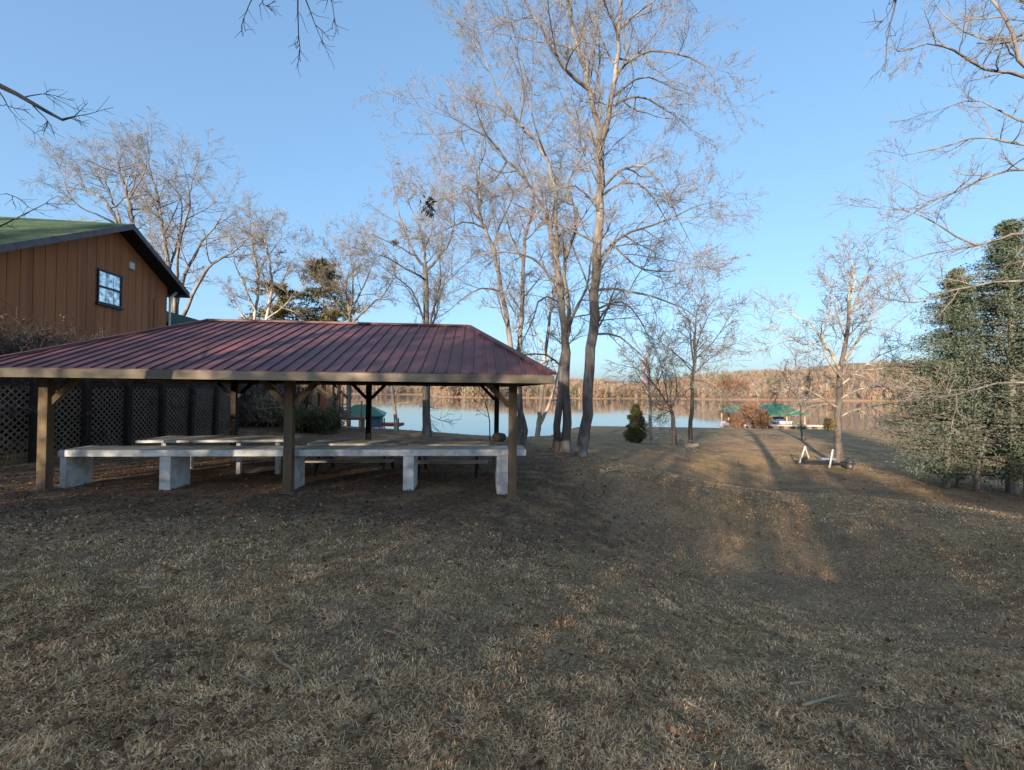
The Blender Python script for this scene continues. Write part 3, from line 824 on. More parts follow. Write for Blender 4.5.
# ------------------------------------------------------------------ docks and boats on the lake
def boathouse(c, W, Dp, z_eave, z_ridge, rz, label, mroof, nposts=3, cat='boathouse', end=None, group='boathouses on the lake'):
    e = empty('boathouse', (c.x, c.y, LAKE), rz, label, cat, group)
    ze, zr = z_eave - LAKE, z_ridge - LAKE
    o = .3; hp = min(W, Dp) * .33
    b4 = [(-W / 2 - o, -Dp / 2 - o), (W / 2 + o, -Dp / 2 - o), (W / 2 + o, Dp / 2 + o), (-W / 2 - o, Dp / 2 + o)]
    r = MB(); lo = [(x, y, ze) for x, y in b4]; t0, t1 = (-W / 2 + hp, 0, zr), (W / 2 - hp, 0, zr)
    r.face(lo[0], lo[1], t1, t0); r.face(lo[2], lo[3], t0, t1); r.face(lo[1], lo[2], t1); r.face(lo[3], lo[0], t0)
    r.face(*[(x, y, ze - .02) for x, y in reversed(b4)])
    for i in range(4):
        j = (i + 1) % 4; r.face((*b4[i], ze - .12), (*b4[j], ze - .12), (*b4[j], ze - .001), (*b4[i], ze - .001))
    r.build('roof', mroof, e)
    for i in range(nposts):
        x = -W / 2 + .1 + (W - .2) * i / (nposts - 1)
        for y in (-Dp / 2 + .1, Dp / 2 - .1):
            MB().box(x - .08, x + .08, y - .08, y + .08, -1.5, ze - .125).build('post', M['tan_house'], e)
    MB().box(-W / 2 - .4, W / 2 + .4, -Dp / 2 - .9, -Dp / 2 - .0, .62, .76).build('walkway', M['plank'], e)
    MB().box(-W / 2 - .4, -W / 2 - .0, -Dp / 2 + .001, Dp / 2, .62, .76).build('walkway', M['plank'], e)
    MB().box(W / 2, W / 2 + .4, -Dp / 2 + .001, Dp / 2, .62, .76).build('walkway', M['plank'], e)
    if end is not None:
        MB().box(W / 2 - .06, W / 2, -Dp / 2 + .2, Dp / 2 - .2, ze - 1.1, ze - .13).build('side_tarp', end, e)
        MB().box(W / 2 - 1.0, W / 2 - .065, -Dp / 2 - .05, -Dp / 2, ze - 1.1, ze - .13).build('side_tarp', end, e)
    return e
def boat(c, L, Wd, z, rz, label, stripe, group='boats moored at the docks'):
    e = empty('boat', (c.x, c.y, z), rz, label, 'boat', group)
    st = [(-.5, .42, .0), (-.2, .5, -.02), (.1, .5, 0), (.32, .36, .06), (.5, .03, .16)]
    m = MB(); rings = []
    for fx, fw, dz in st:
        x = fx * L; w2 = fw * Wd
        rings.append([(x, -w2, .75 + dz), (x, -w2 * .85, .35 + dz), (x, 0, 0 + dz * 1.5), (x, w2 * .85, .35 + dz), (x, w2, .75 + dz)])
    for r0, r1 in zip(rings[:-1], rings[1:]):
        for i in range(4): m.face(r0[i], r1[i], r1[i + 1], r0[i + 1])
        m.face((r0[0][0], r0[0][1], r0[0][2] - .08), (r0[4][0], r0[4][1], r0[4][2] - .08), (r1[4][0], r1[4][1], r1[4][2] - .08), (r1[0][0], r1[0][1], r1[0][2] - .08))
    m.face(*rings[0])
    m.build('hull', M['boat_white'], e)
    MB().box(-.45 * L, .1 * L, -Wd * .505, -Wd * .50, .42, .58).box(-.45 * L, .1 * L, Wd * .50, Wd * .505, .42, .58).build('stripe', stripe, e)
    MB().hexa([(-.05 * L, -Wd * .4, .7), (.12 * L, -Wd * .3, .7), (.12 * L, Wd * .3, .7), (-.05 * L, Wd * .4, .7)], [(-.08 * L, -Wd * .36, 1.15), (-.06 * L, -Wd * .3, 1.2), (-.06 * L, Wd * .3, 1.2), (-.08 * L, Wd * .36, 1.15)]).build('windscreen', M['glass'], e)
    MB().box(-.3 * L, -.18 * L, -Wd * .38, Wd * .38, .5, .95).build('seat', stripe, e)
    return e
YD = 62
c1 = P(775, 420, YD); boathouse(c1, 4.6, 7, P(775, 414.5, YD - 3.5).z, P(775, 403.5, YD).z, R(-8), 'open boathouse with a bright green hip roof beside the bare lawn tree', M['green_metal'])
c2 = P(735, 420, YD + 6); boathouse(c2, 2.3, 6, P(735, 412.5, YD + 3).z, P(735, 405, YD + 6).z, R(-8), 'smaller green roofed boathouse left of the reddish leafy tree', M['green_metal'])
boat(P(777, 420, YD - .5), 5.5, 2.0, P(777, 425, YD).z, R(80), 'white motor boat hung under the bright green hip roof', M['boat_blue'])
boat(P(741, 422, YD - 2), 5.6, 2.0, P(741, 427.5, YD - 2).z, R(8), 'white motor boat with a red stripe moored by the smaller boathouse', M['red_cover'])
# low jetty joining them
e = empty('jetty', (P(770, 426, 57).x, 57, LAKE), 0, 'low plank jetty on white floats running between the two far boathouses', 'jetty')
zj = P(770, 424.5, 57).z - LAKE
MB().box(-5.6, 6.5, -.8, .8, zj - .15, zj).build('deck', M['plank'], e)
for k in range(9): 
    x = -5.2 + k * 1.4; MB().box(x - .35, x + .35, -.7, .7, zj - .62, zj - .151).build('float', M['concrete'], e, .05)
YL = 42
c3 = P(362, 420, YL); boathouse(c3, 3.7, 5, P(362, 414, YL).z, P(362, 404.5, YL).z, R(14), 'green roofed boathouse with a dark blue side tarp seen beneath the pavilion roof', M['green_metal'], end=M['blue_tarp'])
q = P(385, 424, YL - 1)
e = empty('float_dock', (q.x, q.y, LAKE), 0, 'low rusty red floating dock beside the boathouse seen under the pavilion', 'dock')
zj = P(385, 423, YL - 1).z - LAKE
MB().box(-1.4, 1.6, -.8, .8, zj - .25, zj).build('deck', M['red_cover'], e)
for x in (-1.2, .1, 1.4): MB().cyl((x, -.6, -1), (x, -.6, zj + .5), .06).build('piling', M['lumber'], e)

# ------------------------------------------------------------------ houses and mast on the far shore
def far_house(u, y, W, Dp, H, rz, mw, label, storeys=2):
    x = u * y; z = float(hillz(np.array([x]), np.array([y]))[0])
    e = empty('lake_house', (x, y, z), rz, label, 'house', 'houses on the far shore')
    MB().box(-W / 2, W / 2, -Dp / 2, Dp / 2, -2, H).build('wall', mw, e)
    r = MB(); o = .6; rh = W * .22
    r.hexa([(-W / 2 - o, -Dp / 2 - o, H), (W / 2 + o, -Dp / 2 - o, H), (W / 2 + o, Dp / 2 + o, H), (-W / 2 - o, Dp / 2 + o, H)],
           [(-W / 2 - o, -.02, H + rh), (W / 2 + o, -.02, H + rh), (W / 2 + o, .02, H + rh), (-W / 2 - o, .02, H + rh)])
    r.build('roof', M['far_roof'], e)
    for s in range(storeys):
        for k in range(4):
            x0 = -W / 2 + (k + .5) * W / 4
            wn = MB().box(x0 - .09 * W / 4 * 2, x0 + .09 * W / 4 * 2, -Dp / 2 - .05, -Dp / 2 - .002, H * (s + .3) / storeys, H * (s + .78) / storeys).build('window', M['frame_dark'], e)
    return e
far_house((714 - 512) / F, 440, 10, 7, 5.5, R(8), M['cream'], 'pale cream two storey house on the far shore behind the tall lawn tree')
far_house((727 - 512) / F, 444, 9, 7, 3.6, R(-6), M['cream'], 'lower cream house on the far shore right of the two storey house', 1)
far_house((737 - 512) / F, 445, 14, 8, 6, R(4), M['tan_house'], 'tan house on the far shore above the smaller green boathouse')
far_house((800 - 512) / F, 452, 15, 9, 6, R(-4), M['tan_house'], 'tan house on the far shore above the jetty, left of the pale lawn tree')
far_house((874 - 512) / F, 450, 16, 9, 6.5, R(2), mat('far_red_siding', (.30, .17, .12), (.24, .13, .10), 2, .8), 'reddish house on the far shore right of the pale lawn tree')
ym = 520; xm = (643.5 - 512) / F * ym; zm_ = float(hillz(np.array([xm]), np.array([ym]))[0])
e = empty('mast', (xm, ym, zm_), 0, 'thin reddish mast rising above the far wooded shore', 'mast')
ms = MB(); zt_ = P(643, 354, ym).z - zm_
for sx, sy in ((-1, -1), (1, -1), (1, 1), (-1, 1)): ms.bar((sx * 1.6, sy * 1.6, 0), (sx * .25, sy * .25, zt_), .3, .3)
for k in range(8):
    z0 = zt_ * k / 8; w_ = 1.6 - 1.35 * k / 8
    ms.bar((-w_, -w_, z0), (w_ * .9, -w_ * .9, z0 + zt_ / 8), .3, .3); ms.bar((w_, -w_, z0), (w_, w_, z0), .3, .3)
ms.build('lattice_frame', M['red_mast'], e)

# ------------------------------------------------------------------ trailer frame with white poles on the lawn
tq = base(829, 19.3)
e = empty('boat_trailer', tq, 0, 'low dark trailer frame with white upright poles beside the pale bare lawn tree', 'trailer')
def tr_(px_, py_, dy=0): return P(px_, py_, 19.3 + dy) - tq
fr = MB()
fr.bar(tr_(801, 461.5), tr_(846, 464), .07, .09); fr.bar(tr_(801, 461, .2), tr_(846, 463, 1.0), .07, .09)
for f in (.35, .6, .9): fr.bar(tr_(801, 461.5).lerp(tr_(846, 464), f), tr_(801, 461, .2).lerp(tr_(846, 463, 1.0), f), .06, .06)
fr.bar(tr_(801, 460), tr_(807, 458), .10, .14); fr.bar(tr_(846, 464), tr_(855, 463.5), .07, .08)
fr.build('frame', M['metal_dark'], e)
for dy in (-.12, 1.1):
    q = tr_(849, 463, dy); q.z = .14
    wv = MB().cyl(q + Vector((0, -.07, 0)), q + Vector((0, .07, 0)), .16, n=18).build('wheel', M['rubber'], e, .02)
    MB().cyl(q + Vector((0, -.078, 0)), q + Vector((0, .078, 0)), .07, n=14).build('rim', M['trim'], wv)
    MB().bar(q + Vector((-.2, 0, .2)), q + Vector((.2, 0, .2)), .16, .025).build('fender', M['metal_dark'], e)
af = MB(); top = tr_(805, 446.5); af.bar(tr_(799.5, 463), top, .045, .045); af.bar(tr_(809, 458, .3), top, .045, .045); af.build('winch_stand', M['grey_pipe'], e)
MB().bar(tr_(829.5, 468, -.3), tr_(833, 449.5, -.1), .05, .05).build('guide_pole', M['grey_pipe'], e)
for dy in (.0, .55): MB().bar(tr_(821, 458.5, dy), tr_(835, 459, dy), .12, .08).build('bunk', M['bunk_blue'], e)
# ------------------------------------------------------------------ bare trees by the lake
Y = 15.5
A_ = lambda l, dy=0, Y0=15.5: px([(a, b, (c[0] if c else 0) + dy) for a, b, *c in l], Y0)
b0 = base(582, 15.5); b0.z -= .1
bare_tree('bare_tree', b0, [
    ([b0] + A_([(587, 410), (592.5, 335), (597, 262), (600, 200), (601, 158)]), .205, .125, 't', .35),
    (A_([(601, 158), (597, 125), (590, 92), (583, 66), (575, 38), (570, 5), (562, -40), (556, -90, 1)]), .10, .03, 'b', .1),
    (A_([(601, 158), (608, 113), (616, 72), (619, 30), (620, -15), (624, -60), (622, -110, -1)]), .11, .03, 'b', .1),
    (A_([(590, 90), (569, 72, -.6), (554, 55, -1), (543, 33, -1.3), (526, 4, -1.6), (512, -25, -2)]), .065, .018, 'b'),
    (A_([(580, 52), (562, 45, .8), (540, 42, 1.3), (512, 36, 1.8), (486, 32, 2.2)]), .04, .012, 'b'),
    (A_([(618, 72), (627, 62, -.5), (641, 53, -.9), (662, 51, -1.3), (686, 57, -1.6), (706, 66, -1.9)]), .06, .015, 'b'),
    (A_([(619, 30), (634, 15, .5), (652, 2, 1), (675, -12, 1.4)]), .05, .015, 'b'),
    (A_([(614, 106), (630, 97, .5), (648, 99, .9), (668, 112, 1.3), (690, 128, 1.7)]), .05, .012, 'b'),
    (A_([(603, 188), (618, 172, -.6), (640, 165, -1), (657, 178, -1.4), (672, 205, -1.8), (686, 235, -2)]), .055, .012, 'b'),
    (A_([(602, 196), (622, 183, .6), (642, 186, 1.1), (658, 205, 1.6), (672, 232, 2)]), .045, .012, 'b'),
    (A_([(600, 258), (618, 240, .4), (640, 229, .8), (668, 219, 1.2), (696, 206, 1.7), (710, 202, 2)]), .06, .014, 'b'),
    (A_([(599, 290), (620, 290, -.5), (650, 296, -1), (678, 306, -1.4), (696, 318, -1.8)]), .05, .012, 'b'),
    (A_([(598, 309), (622, 302, .3), (640, 320, .7), (652, 346, 1)]), .042, .011, 'b'),
    (A_([(597, 334), (616, 335, -.4), (634, 348, -.8), (652, 366, -1.1)]), .045, .011, 'b'),
    (A_([(601, 215), (588, 196, -.5), (572, 186, -.9), (556, 190, -1.3)]), .035, .011, 'b'),
    (A_([(601, 170), (594, 158, .6), (586, 145, 1), (572, 120, 1.5), (560, 92, 2)]), .045, .012, 'b'),
    (A_([(596, 312), (586, 280, .8), (574, 250, 1.4), (566, 220, 1.8)]), .045, .012, 'b'),
    (A_([(610, 100), (640, 78, 1.5), (665, 84, 2.2), (688, 94, 3)]), .045, .012, 'b'),
    (A_([(600, 230), (630, 262, -1.2), (660, 272, -1.8), (690, 268, -2.4)]), .04, .011, 'b'),
], 'tallest bare tree, thick single grey trunk forking high above, right of the pavilion', seed=21, spacing=.58, blen=(1.1, 2.4), twig_r=.0056, mid=(7, 5, 3), levels=4, trop=(.15, .1, .05))

B_ = lambda l: px(l, 16.6)
b1 = base(566, 16.6); b1.z -= .1; b2 = base(556, 16.8); b2.z -= .1
bare_tree('bare_tree', b1, [
    ([b1] + B_([(567, 415), (566, 350), (562, 305), (555, 250), (550, 224)]), .185, .085, 't', .6),
    ([b2] + B_([(558, 415), (562, 370), (565, 345)]), .15, .10, 't', .9),
    (B_([(550, 224), (537, 197), (520, 172), (507, 161, -.4), (492, 140, -.8), (470, 128, -1.2), (452, 118, -1.5)]), .07, .014, 'b'),
    (B_([(559, 290), (557, 235), (554, 191), (546, 157), (519, 122, .4), (498, 93, .8), (484, 55, 1.2), (474, 30, 1.6)]), .08, .014, 'b', .3),
    (B_([(519, 122), (525, 95, -.5), (520, 65, -1), (512, 40, -1.3)]), .04, .012, 'b'),
    (B_([(566, 345), (570, 320), (564, 270), (577, 222), (568, 186), (580, 156, .4), (578, 120, .9), (570, 90, 1.2)]), .09, .014, 'b', .3),
    (B_([(568, 330), (576, 308, -.5), (587, 290, -.9), (590, 266, -1.2), (596, 240, -1.5)]), .07, .014, 'b'),
    (B_([(559, 302), (542, 297, -.5), (534, 318, -.8), (526, 335, -1.1), (516, 350, -1.3)]), .04, .011, 'b'),
    (B_([(556, 292), (543, 268, .4), (528, 256, .8), (496, 252, 1.2), (470, 258, 1.6), (448, 270, 2)]), .055, .013, 'b'),
    (B_([(563, 368), (549, 356, -.5), (528, 354, -1), (508, 362, -1.3)]), .045, .011, 'b'),
    (B_([(551, 228), (536, 214, 1), (518, 206, 1.6), (500, 196, 2.2), (478, 200, 2.6)]), .05, .012, 'b'),
    (B_([(507, 161), (496, 178, .5), (482, 186, .8), (462, 192, 1.2)]), .035, .011, 'b'),
    (B_([(546, 157), (536, 130, -1), (530, 105, -1.4), (532, 80, -1.8)]), .04, .012, 'b'),
], 'bare tree of two joined dark trunks directly left of the tallest tree', seed=33, spacing=.58, blen=(1.0, 2.2), twig_r=.0056, mid=(7, 5, 3), levels=4, trop=(.3, .2, 0))

C_ = lambda l: px(l, 19.5)
b0 = base(526, 19.5); b0.z -= .1
bare_tree('bare_tree', b0, [
    ([b0] + C_([(521, 409), (511, 348), (502, 292), (492, 248), (482, 222)]), .15, .07, 't', .4),
    (C_([(482, 222), (477, 195), (476, 172), (466, 150), (458, 128)]), .06, .014, 'b'),
    (C_([(492, 248), (500, 225, .6), (512, 200, 1), (516, 178, 1.4)]), .05, .014, 'b'),
    (C_([(484, 228), (466, 222, -.6), (448, 228, -1), (430, 238, -1.3)]), .045, .012, 'b'),
    (C_([(477, 195), (462, 184, .5), (446, 178, 1), (436, 160, 1.4)]), .04, .012, 'b'),
    (C_([(502, 292), (484, 288, -.8), (466, 296, -1.4), (450, 310, -1.8)]), .045, .012, 'b'),
    (C_([(476, 172), (486, 150, -.8), (484, 128, -1.2)]), .035, .012, 'b'),
], 'slender bare tree leaning left over the right end of the maroon roof', seed=44, spacing=.55, blen=(1.0, 2.2), twig_r=.006, mid=(7, 5, 3), levels=4)
b0 = base(518, 20.2); b0.z -= .1
D_ = lambda l: px(l, 20.2)
bare_tree('bare_tree', b0, [
    ([b0] + D_([(520, 400), (519, 351), (523, 300), (523, 255), (528, 225)]), .14, .065, 't', .45),
    (D_([(528, 225), (534, 200), (530, 176), (522, 150), (524, 125)]), .055, .013, 'b'),
    (D_([(523, 262), (512, 238, .5), (505, 214, .9), (494, 196, 1.2)]), .05, .013, 'b'),
    (D_([(528, 225), (542, 208, -.6), (552, 190, -1)]), .04, .012, 'b'),
    (D_([(521, 300), (538, 280, .8), (548, 262, 1.2)]), .04, .012, 'b'),
], 'thin upright bare trunk standing behind the right corner of the maroon roof', seed=45, spacing=.6, blen=(1.0, 2.0), twig_r=.006, mid=(7, 5, 3), levels=4)
b0 = base(536, 24); b0.z = P(536, 449, 24).z - .2
E_ = lambda l: px(l, 24)
bare_tree('bare_tree', b0, [
    ([b0] + E_([(538, 425), (541, 400), (546, 350), (552, 300), (556, 262)]), .16, .05, 't', .4),
    (E_([(537, 430), (548, 408), (557, 380, 1), (562, 340, 1.4), (560, 300, 1.8)]), .11, .02, 'b', .3),
    (E_([(546, 350), (534, 330), (528, 305, -.5), (520, 285, -1)]), .05, .014, 'b'),
    (E_([(552, 300), (562, 282, -.8), (566, 262, -1)]), .045, .014, 'b'),
    (E_([(541, 400), (528, 388, 1), (516, 392, 1.5)]), .04, .012, 'b'),
], 'pale forked tree at the water edge framed between the corner post and the dark trunks', seed=46, spacing=.65, blen=(1.0, 2.0), twig_r=.010, mid=(6, 5, 3), bark='bark_pale')
b0 = base(427, 20); b0.z -= .15
F_ = lambda l: px(l, 20)
bare_tree('bare_tree', b0, [
    ([b0] + F_([(427, 400), (427, 360), (427, 324), (426, 290), (425, 264)]), .19, .10, 't', .8),
    (F_([(425, 266), (418, 260), (405, 234), (398, 211), (396, 198)]), .075, .014, 'b', .25),
    (F_([(425, 266), (424, 250), (420, 230), (412, 212, .6), (408, 198, .9)]), .06, .014, 'b', .25),
    (F_([(426, 270), (434, 262), (446, 248), (452, 234), (455, 212), (452, 196)]), .07, .014, 'b', .25),
    (F_([(425, 280), (418, 275, -.6), (400, 266, -1), (390, 258, -1.4), (378, 254, -1.7)]), .05, .012, 'b'),
    (F_([(427, 330), (420, 310, -.4), (412, 290, -.8), (400, 280, -1.2), (386, 270, -1.6)]), .055, .012, 'b'),
    (F_([(427, 335), (436, 315, .5), (442, 290, .9), (453, 276, 1.3), (468, 262, 1.7)]), .06, .012, 'b'),
    (F_([(427, 345), (433, 310, -.7), (440, 280, -1.2), (438, 252, -1.5), (432, 225, -1.8)]), .055, .012, 'b'),
    (F_([(424, 250), (432, 230, 1), (430, 210, 1.4)]), .04, .012, 'b'),
], 'bare tree with a rounded crown rising behind the middle of the maroon roof', seed=47, spacing=.5, blen=(1.0, 2.0), twig_r=.006, mid=(7, 5, 3), levels=4)

# behind the house and the left of the pavilion
Gx = lambda l: px(l, 31)
b0 = base(176, 31)
bare_tree('bare_tree', b0, [
    ([b0] + Gx([(176, 345), (173, 313), (169, 270), (162, 225), (158, 200)]), .26, .08, 't', .5),
    (Gx([(158, 200), (154, 185), (150, 168), (146, 156)]), .07, .02, 'b'),
    (Gx([(174, 322), (180, 290, 1), (190, 264, 1.5), (204, 240, 2), (217, 224, 2.4), (224, 210, 2.7)]), .15, .02, 'b', .3),
    (Gx([(176, 330), (184, 314, -1), (204, 274, -1.5), (222, 258, -2), (236, 250, -2.4), (248, 238, -2.8)]), .14, .02, 'b', .35),
    (Gx([(175, 325), (176, 285, -1), (178, 250, -1.5), (186, 220, -2), (190, 196, -2.4), (192, 182, -2.8)]), .13, .02, 'b', .3),
    (Gx([(169, 270), (178, 240, 1), (182, 210, 1.4), (176, 186, 1.8)]), .08, .02, 'b'),
    (Gx([(172, 300), (160, 272, 1), (152, 245, 1.6), (150, 220, 2)]), .09, .02, 'b'),
], 'wide many stemmed bare tree behind the right eave of the brown house', seed=51, spacing=.8, blen=(1.4, 2.8), twig_r=.009, mid=(7, 5, 3), levels=4, bark='bark', lenf=1.05)
b0 = base(128, 33)
Hx = lambda l: px(l, 33)
bare_tree('bare_tree', b0, [
    ([b0] + Hx([(130, 300), (134, 240), (128, 200), (122, 178), (118, 162)]), .24, .05, 't', .4),
    (Hx([(132, 280), (117, 222), (104, 200), (88, 190), (70, 176), (58, 166)]), .13, .02, 'b', .3),
    (Hx([(131, 250), (112, 200, 1), (104, 178, 1.5), (96, 162, 2)]), .09, .02, 'b', .3),
    (Hx([(128, 200), (140, 182, -1), (146, 166, -1.5), (150, 156, -2)]), .07, .02, 'b'),
    (Hx([(116, 224), (96, 214, -1), (78, 206, -1.6), (66, 190, -2)]), .07, .02, 'b'),
], 'spreading bare tree rising behind the gable peak of the brown house', seed=52, spacing=.8, blen=(1.4, 2.8), twig_r=.009, mid=(7, 5, 3), levels=4)
b0 = base(262, 34)
Ix = lambda l: px(l, 34)
bare_tree('bare_tree', b0, [
    ([b0] + Ix([(266, 345), (267, 316), (272, 283), (267, 250), (264, 236)]), .17, .04, 't', .5),
    ([b0 + Vector((-.5, .3, 0))] + Ix([(256, 345), (255, 319), (258, 281), (252, 243), (250, 232)]), .16, .04, 't', .5),
    (Ix([(269, 305), (280, 288, .8), (290, 264, 1.3), (298, 250, 1.8)]), .08, .018, 'b'),
    (Ix([(256, 312), (246, 290, -.8), (238, 270, -1.3), (232, 252, -1.8)]), .08, .018, 'b'),
    (Ix([(258, 281), (264, 262, .8), (276, 246, 1.2), (282, 236, 1.6)]), .06, .018, 'b'),
    (Ix([(256, 328), (244, 318, .8), (234, 300, 1.2), (226, 290, 1.6)]), .06, .018, 'b'),
    (Ix([(268, 318), (284, 306, -.8), (296, 290, -1.3)]), .06, .018, 'b'),
], 'bare tree of two pale parallel stems between the house tree and the pines', seed=53, spacing=.75, blen=(1.2, 2.2), twig_r=.009, mid=(7, 5, 3), levels=4, bark='bark_pale')
b0 = base(350, 36)
Lx = lambda l: px(l, 36)
bare_tree('bare_tree', b0, [
    ([b0] + Lx([(349, 350), (349, 325), (351, 305)]), .2, .12, 't', .95),
    (Lx([(350, 315), (346, 290), (340, 270, .8), (330, 252, 1.3)]), .10, .018, 'b'),
    (Lx([(351, 310), (353, 285), (351, 262), (350, 248)]), .10, .018, 'b'),
    (Lx([(351, 310), (362, 290), (370, 270, -.8), (374, 254, -1.2)]), .10, .018, 'b'),
    (Lx([(350, 325), (368, 308, .8), (382, 296, 1.2), (392, 282, 1.6), (398, 270, 2)]), .10, .018, 'b'),
    (Lx([(350, 322), (336, 304, -.8), (324, 286, -1.3), (318, 266, -1.8)]), .09, .018, 'b'),
    (Lx([(351, 312), (346, 282, 1), (360, 264, 1.4), (364, 250, 1.8)]), .08, .018, 'b'),
], 'vase shaped bare tree above the maroon ridge right of the pines', seed=54, spacing=.6, blen=(1.2, 2.4), twig_r=.009, mid=(7, 5, 3), levels=4, twig='twig')
b0 = base(396, 21.5); b0.z = P(396, 441, 21.5).z - .2
Kx = lambda l: px(l, 21.5)
bare_tree('bare_tree', b0, [
    ([b0] + Kx([(396, 425), (394, 405), (391, 390), (389, 372)]), .11, .06, 't', .6),
    (Kx([(393, 400), (398, 388), (402, 372), (398, 350)]), .06, .015, 'b'),
    (Kx([(391, 392), (380, 380, .6), (366, 374, 1)]), .04, .013, 'b'),
    (Kx([(394, 405), (408, 402, -.5), (420, 404, -.8), (426, 412, -1)]), .03, .011, 'b'),
], 'small crooked tree beside the lake seen under the middle of the pavilion roof', seed=55, spacing=.6, blen=(.8, 1.5), twig_r=.010, mid=(5, 4, 3), bark='bark_pale')
b0 = base(490, 15.2)
bare_tree('sapling', b0, [
    ([b0] + px([(490, 425), (487, 408), (484, 398)], 15.2), .025, .012, 't', .3),
], 'thin leafless sapling standing left of the back right pavilion post', seed=56, spacing=.3, blen=(.4, .9), twig_r=.006, mid=(4, 3, 3), rootflare=False)

# lawn trees on the right
Mx = lambda l: px(l, 26)
b0 = base(690, 26); b0.z -= .1
bare_tree('bare_tree', b0, [
    ([b0] + Mx([(691, 420), (692, 390), (694, 360), (695, 335)]), .135, .07, 't', .55),
    (Mx([(694, 365), (691, 345), (690, 328), (686, 314)]), .055, .014, 'b'),
    (Mx([(695, 352), (700, 335), (706, 320), (712, 310)]), .05, .014, 'b'),
    (Mx([(695, 335), (696, 320), (698, 306)]), .05, .014, 'b'),
    (Mx([(693, 375), (706, 362, .5), (720, 352, .9), (732, 345, 1.2)]), .04, .012, 'b'),
    (Mx([(693, 372), (680, 358, -.5), (668, 348, -.8), (656, 340, -1.2)]), .04, .012, 'b'),
    (Mx([(693, 380), (706, 382, -.6), (718, 390, -.9), (727, 398, -1.2)]), .035, .011, 'b'),
    (Mx([(693, 385), (682, 396, .5), (674, 406, .8), (668, 412, 1)]), .03, .011, 'b'),
    (Mx([(694, 360), (710, 345, -1), (722, 330, -1.4), (728, 320, -1.8)]), .04, .012, 'b'),
], 'straight bare tree with a rounded crown over a cut log on the far lawn', seed=61, spacing=.36, blen=(.9, 1.7), twig_r=.0115, mid=(6, 5, 3), trop=(.15, .05, -.1), bark='bark_dark')
b0 = base(674, 26.5); b0.z -= .1
Nx = lambda l: px(l, 26.5)
bare_tree('bare_tree', b0, [
    ([b0] + Nx([(674, 428), (672, 415), (671, 408)]), .14, .09, 't', .9),
    (Nx([(671, 410), (662, 395), (650, 380, .5), (640, 370, .9), (626, 366, 1.3)]), .065, .013, 'b'),
    (Nx([(671, 410), (676, 395), (676, 378), (672, 362, -.4)]), .06, .013, 'b'),
    (Nx([(672, 412), (658, 408, -.5), (650, 398, -.9)]), .04, .012, 'b'),
    (Nx([(668, 402), (664, 380, -.6), (660, 360, -.9)]), .045, .012, 'b'),
    (Nx([(650, 380), (648, 362), (640, 350)]), .035, .012, 'b'),
], 'short crooked bare tree forking low, left of the straight lawn tree', seed=62, spacing=.4, blen=(.8, 1.7), twig_r=.009, mid=(6, 4, 3), trop=(.2, .1, 0), bark='bark_dark')
b0 = base(651, 30); b0.z -= .1
Ox = lambda l: px(l, 30)
bare_tree('bare_tree', b0, [
    ([b0] + Ox([(650, 420), (650, 400), (648, 380), (647, 362)]), .14, .05, 't', .5),
    (Ox([(650, 398), (658, 382), (664, 366), (668, 352)]), .055, .014, 'b'),
    (Ox([(649, 390), (638, 376), (632, 362)]), .05, .014, 'b'),
    (Ox([(648, 380), (652, 362), (656, 346)]), .045, .014, 'b'),
], 'pale bare tree between the evergreen shrub and the short crooked tree', seed=63, spacing=.5, blen=(.9, 1.7), twig_r=.012, mid=(6, 4, 3), bark='bark_pale')
b0 = base(837, 20); b0.z -= .1
Px = lambda l: px(l, 20)
bare_tree('sycamore', b0, [
    ([b0] + Px([(838, 430), (839, 400), (841, 372), (844, 350), (848, 322), (850, 300)]), .155, .07, 't', .45),
    (Px([(850, 300), (854, 285), (852, 268), (850, 258)]), .055, .013, 'b'),
    (Px([(848, 322), (856, 300, .5), (864, 282, .8), (870, 266, 1.1)]), .05, .013, 'b'),
    (Px([(843, 375), (832, 355), (822, 340), (812, 325, .4), (798, 318, .8), (784, 312, 1.1)]), .07, .013, 'b', .25),
    (Px([(838, 408), (826, 400, -.4), (812, 392, -.8), (798, 388, -1.1), (786, 384, -1.4)]), .05, .012, 'b'),
    (Px([(839, 400), (852, 392, -.5), (868, 388, -1), (884, 386, -1.4), (900, 390, -1.8)]), .05, .012, 'b'),
    (Px([(838, 418), (856, 410, .6), (876, 406, 1), (894, 404, 1.4), (910, 408, 1.8)]), .045, .012, 'b'),
    (Px([(841, 385), (856, 372, .5), (872, 360, 1), (888, 352, 1.4), (904, 345, 1.8)]), .055, .012, 'b'),
    (Px([(844, 360), (858, 340, -.6), (872, 322, -1), (884, 305, -1.3)]), .05, .012, 'b'),
    (Px([(843, 380), (828, 360, -.8), (822, 335, -1.2), (830, 310, -1.5), (832, 290, -1.8)]), .05, .012, 'b'),
    (Px([(822, 340), (806, 345), (792, 340, -.5), (776, 345, -.9)]), .04, .012, 'b'),
    (Px([(846, 340), (838, 318, .8), (834, 296, 1.2), (838, 276, 1.5)]), .045, .012, 'b'),
], 'pale barked spreading bare tree standing over the low trailer on the lawn', seed=64, spacing=.42, blen=(.9, 1.8), twig_r=.0095, mid=(6, 5, 3), bark='bark_dark', bark_br='bark_pale', trop=(.15, .05, -.1))
b0 = base(803, 30); b0.z -= .1
Qx = lambda l: px(l, 30)
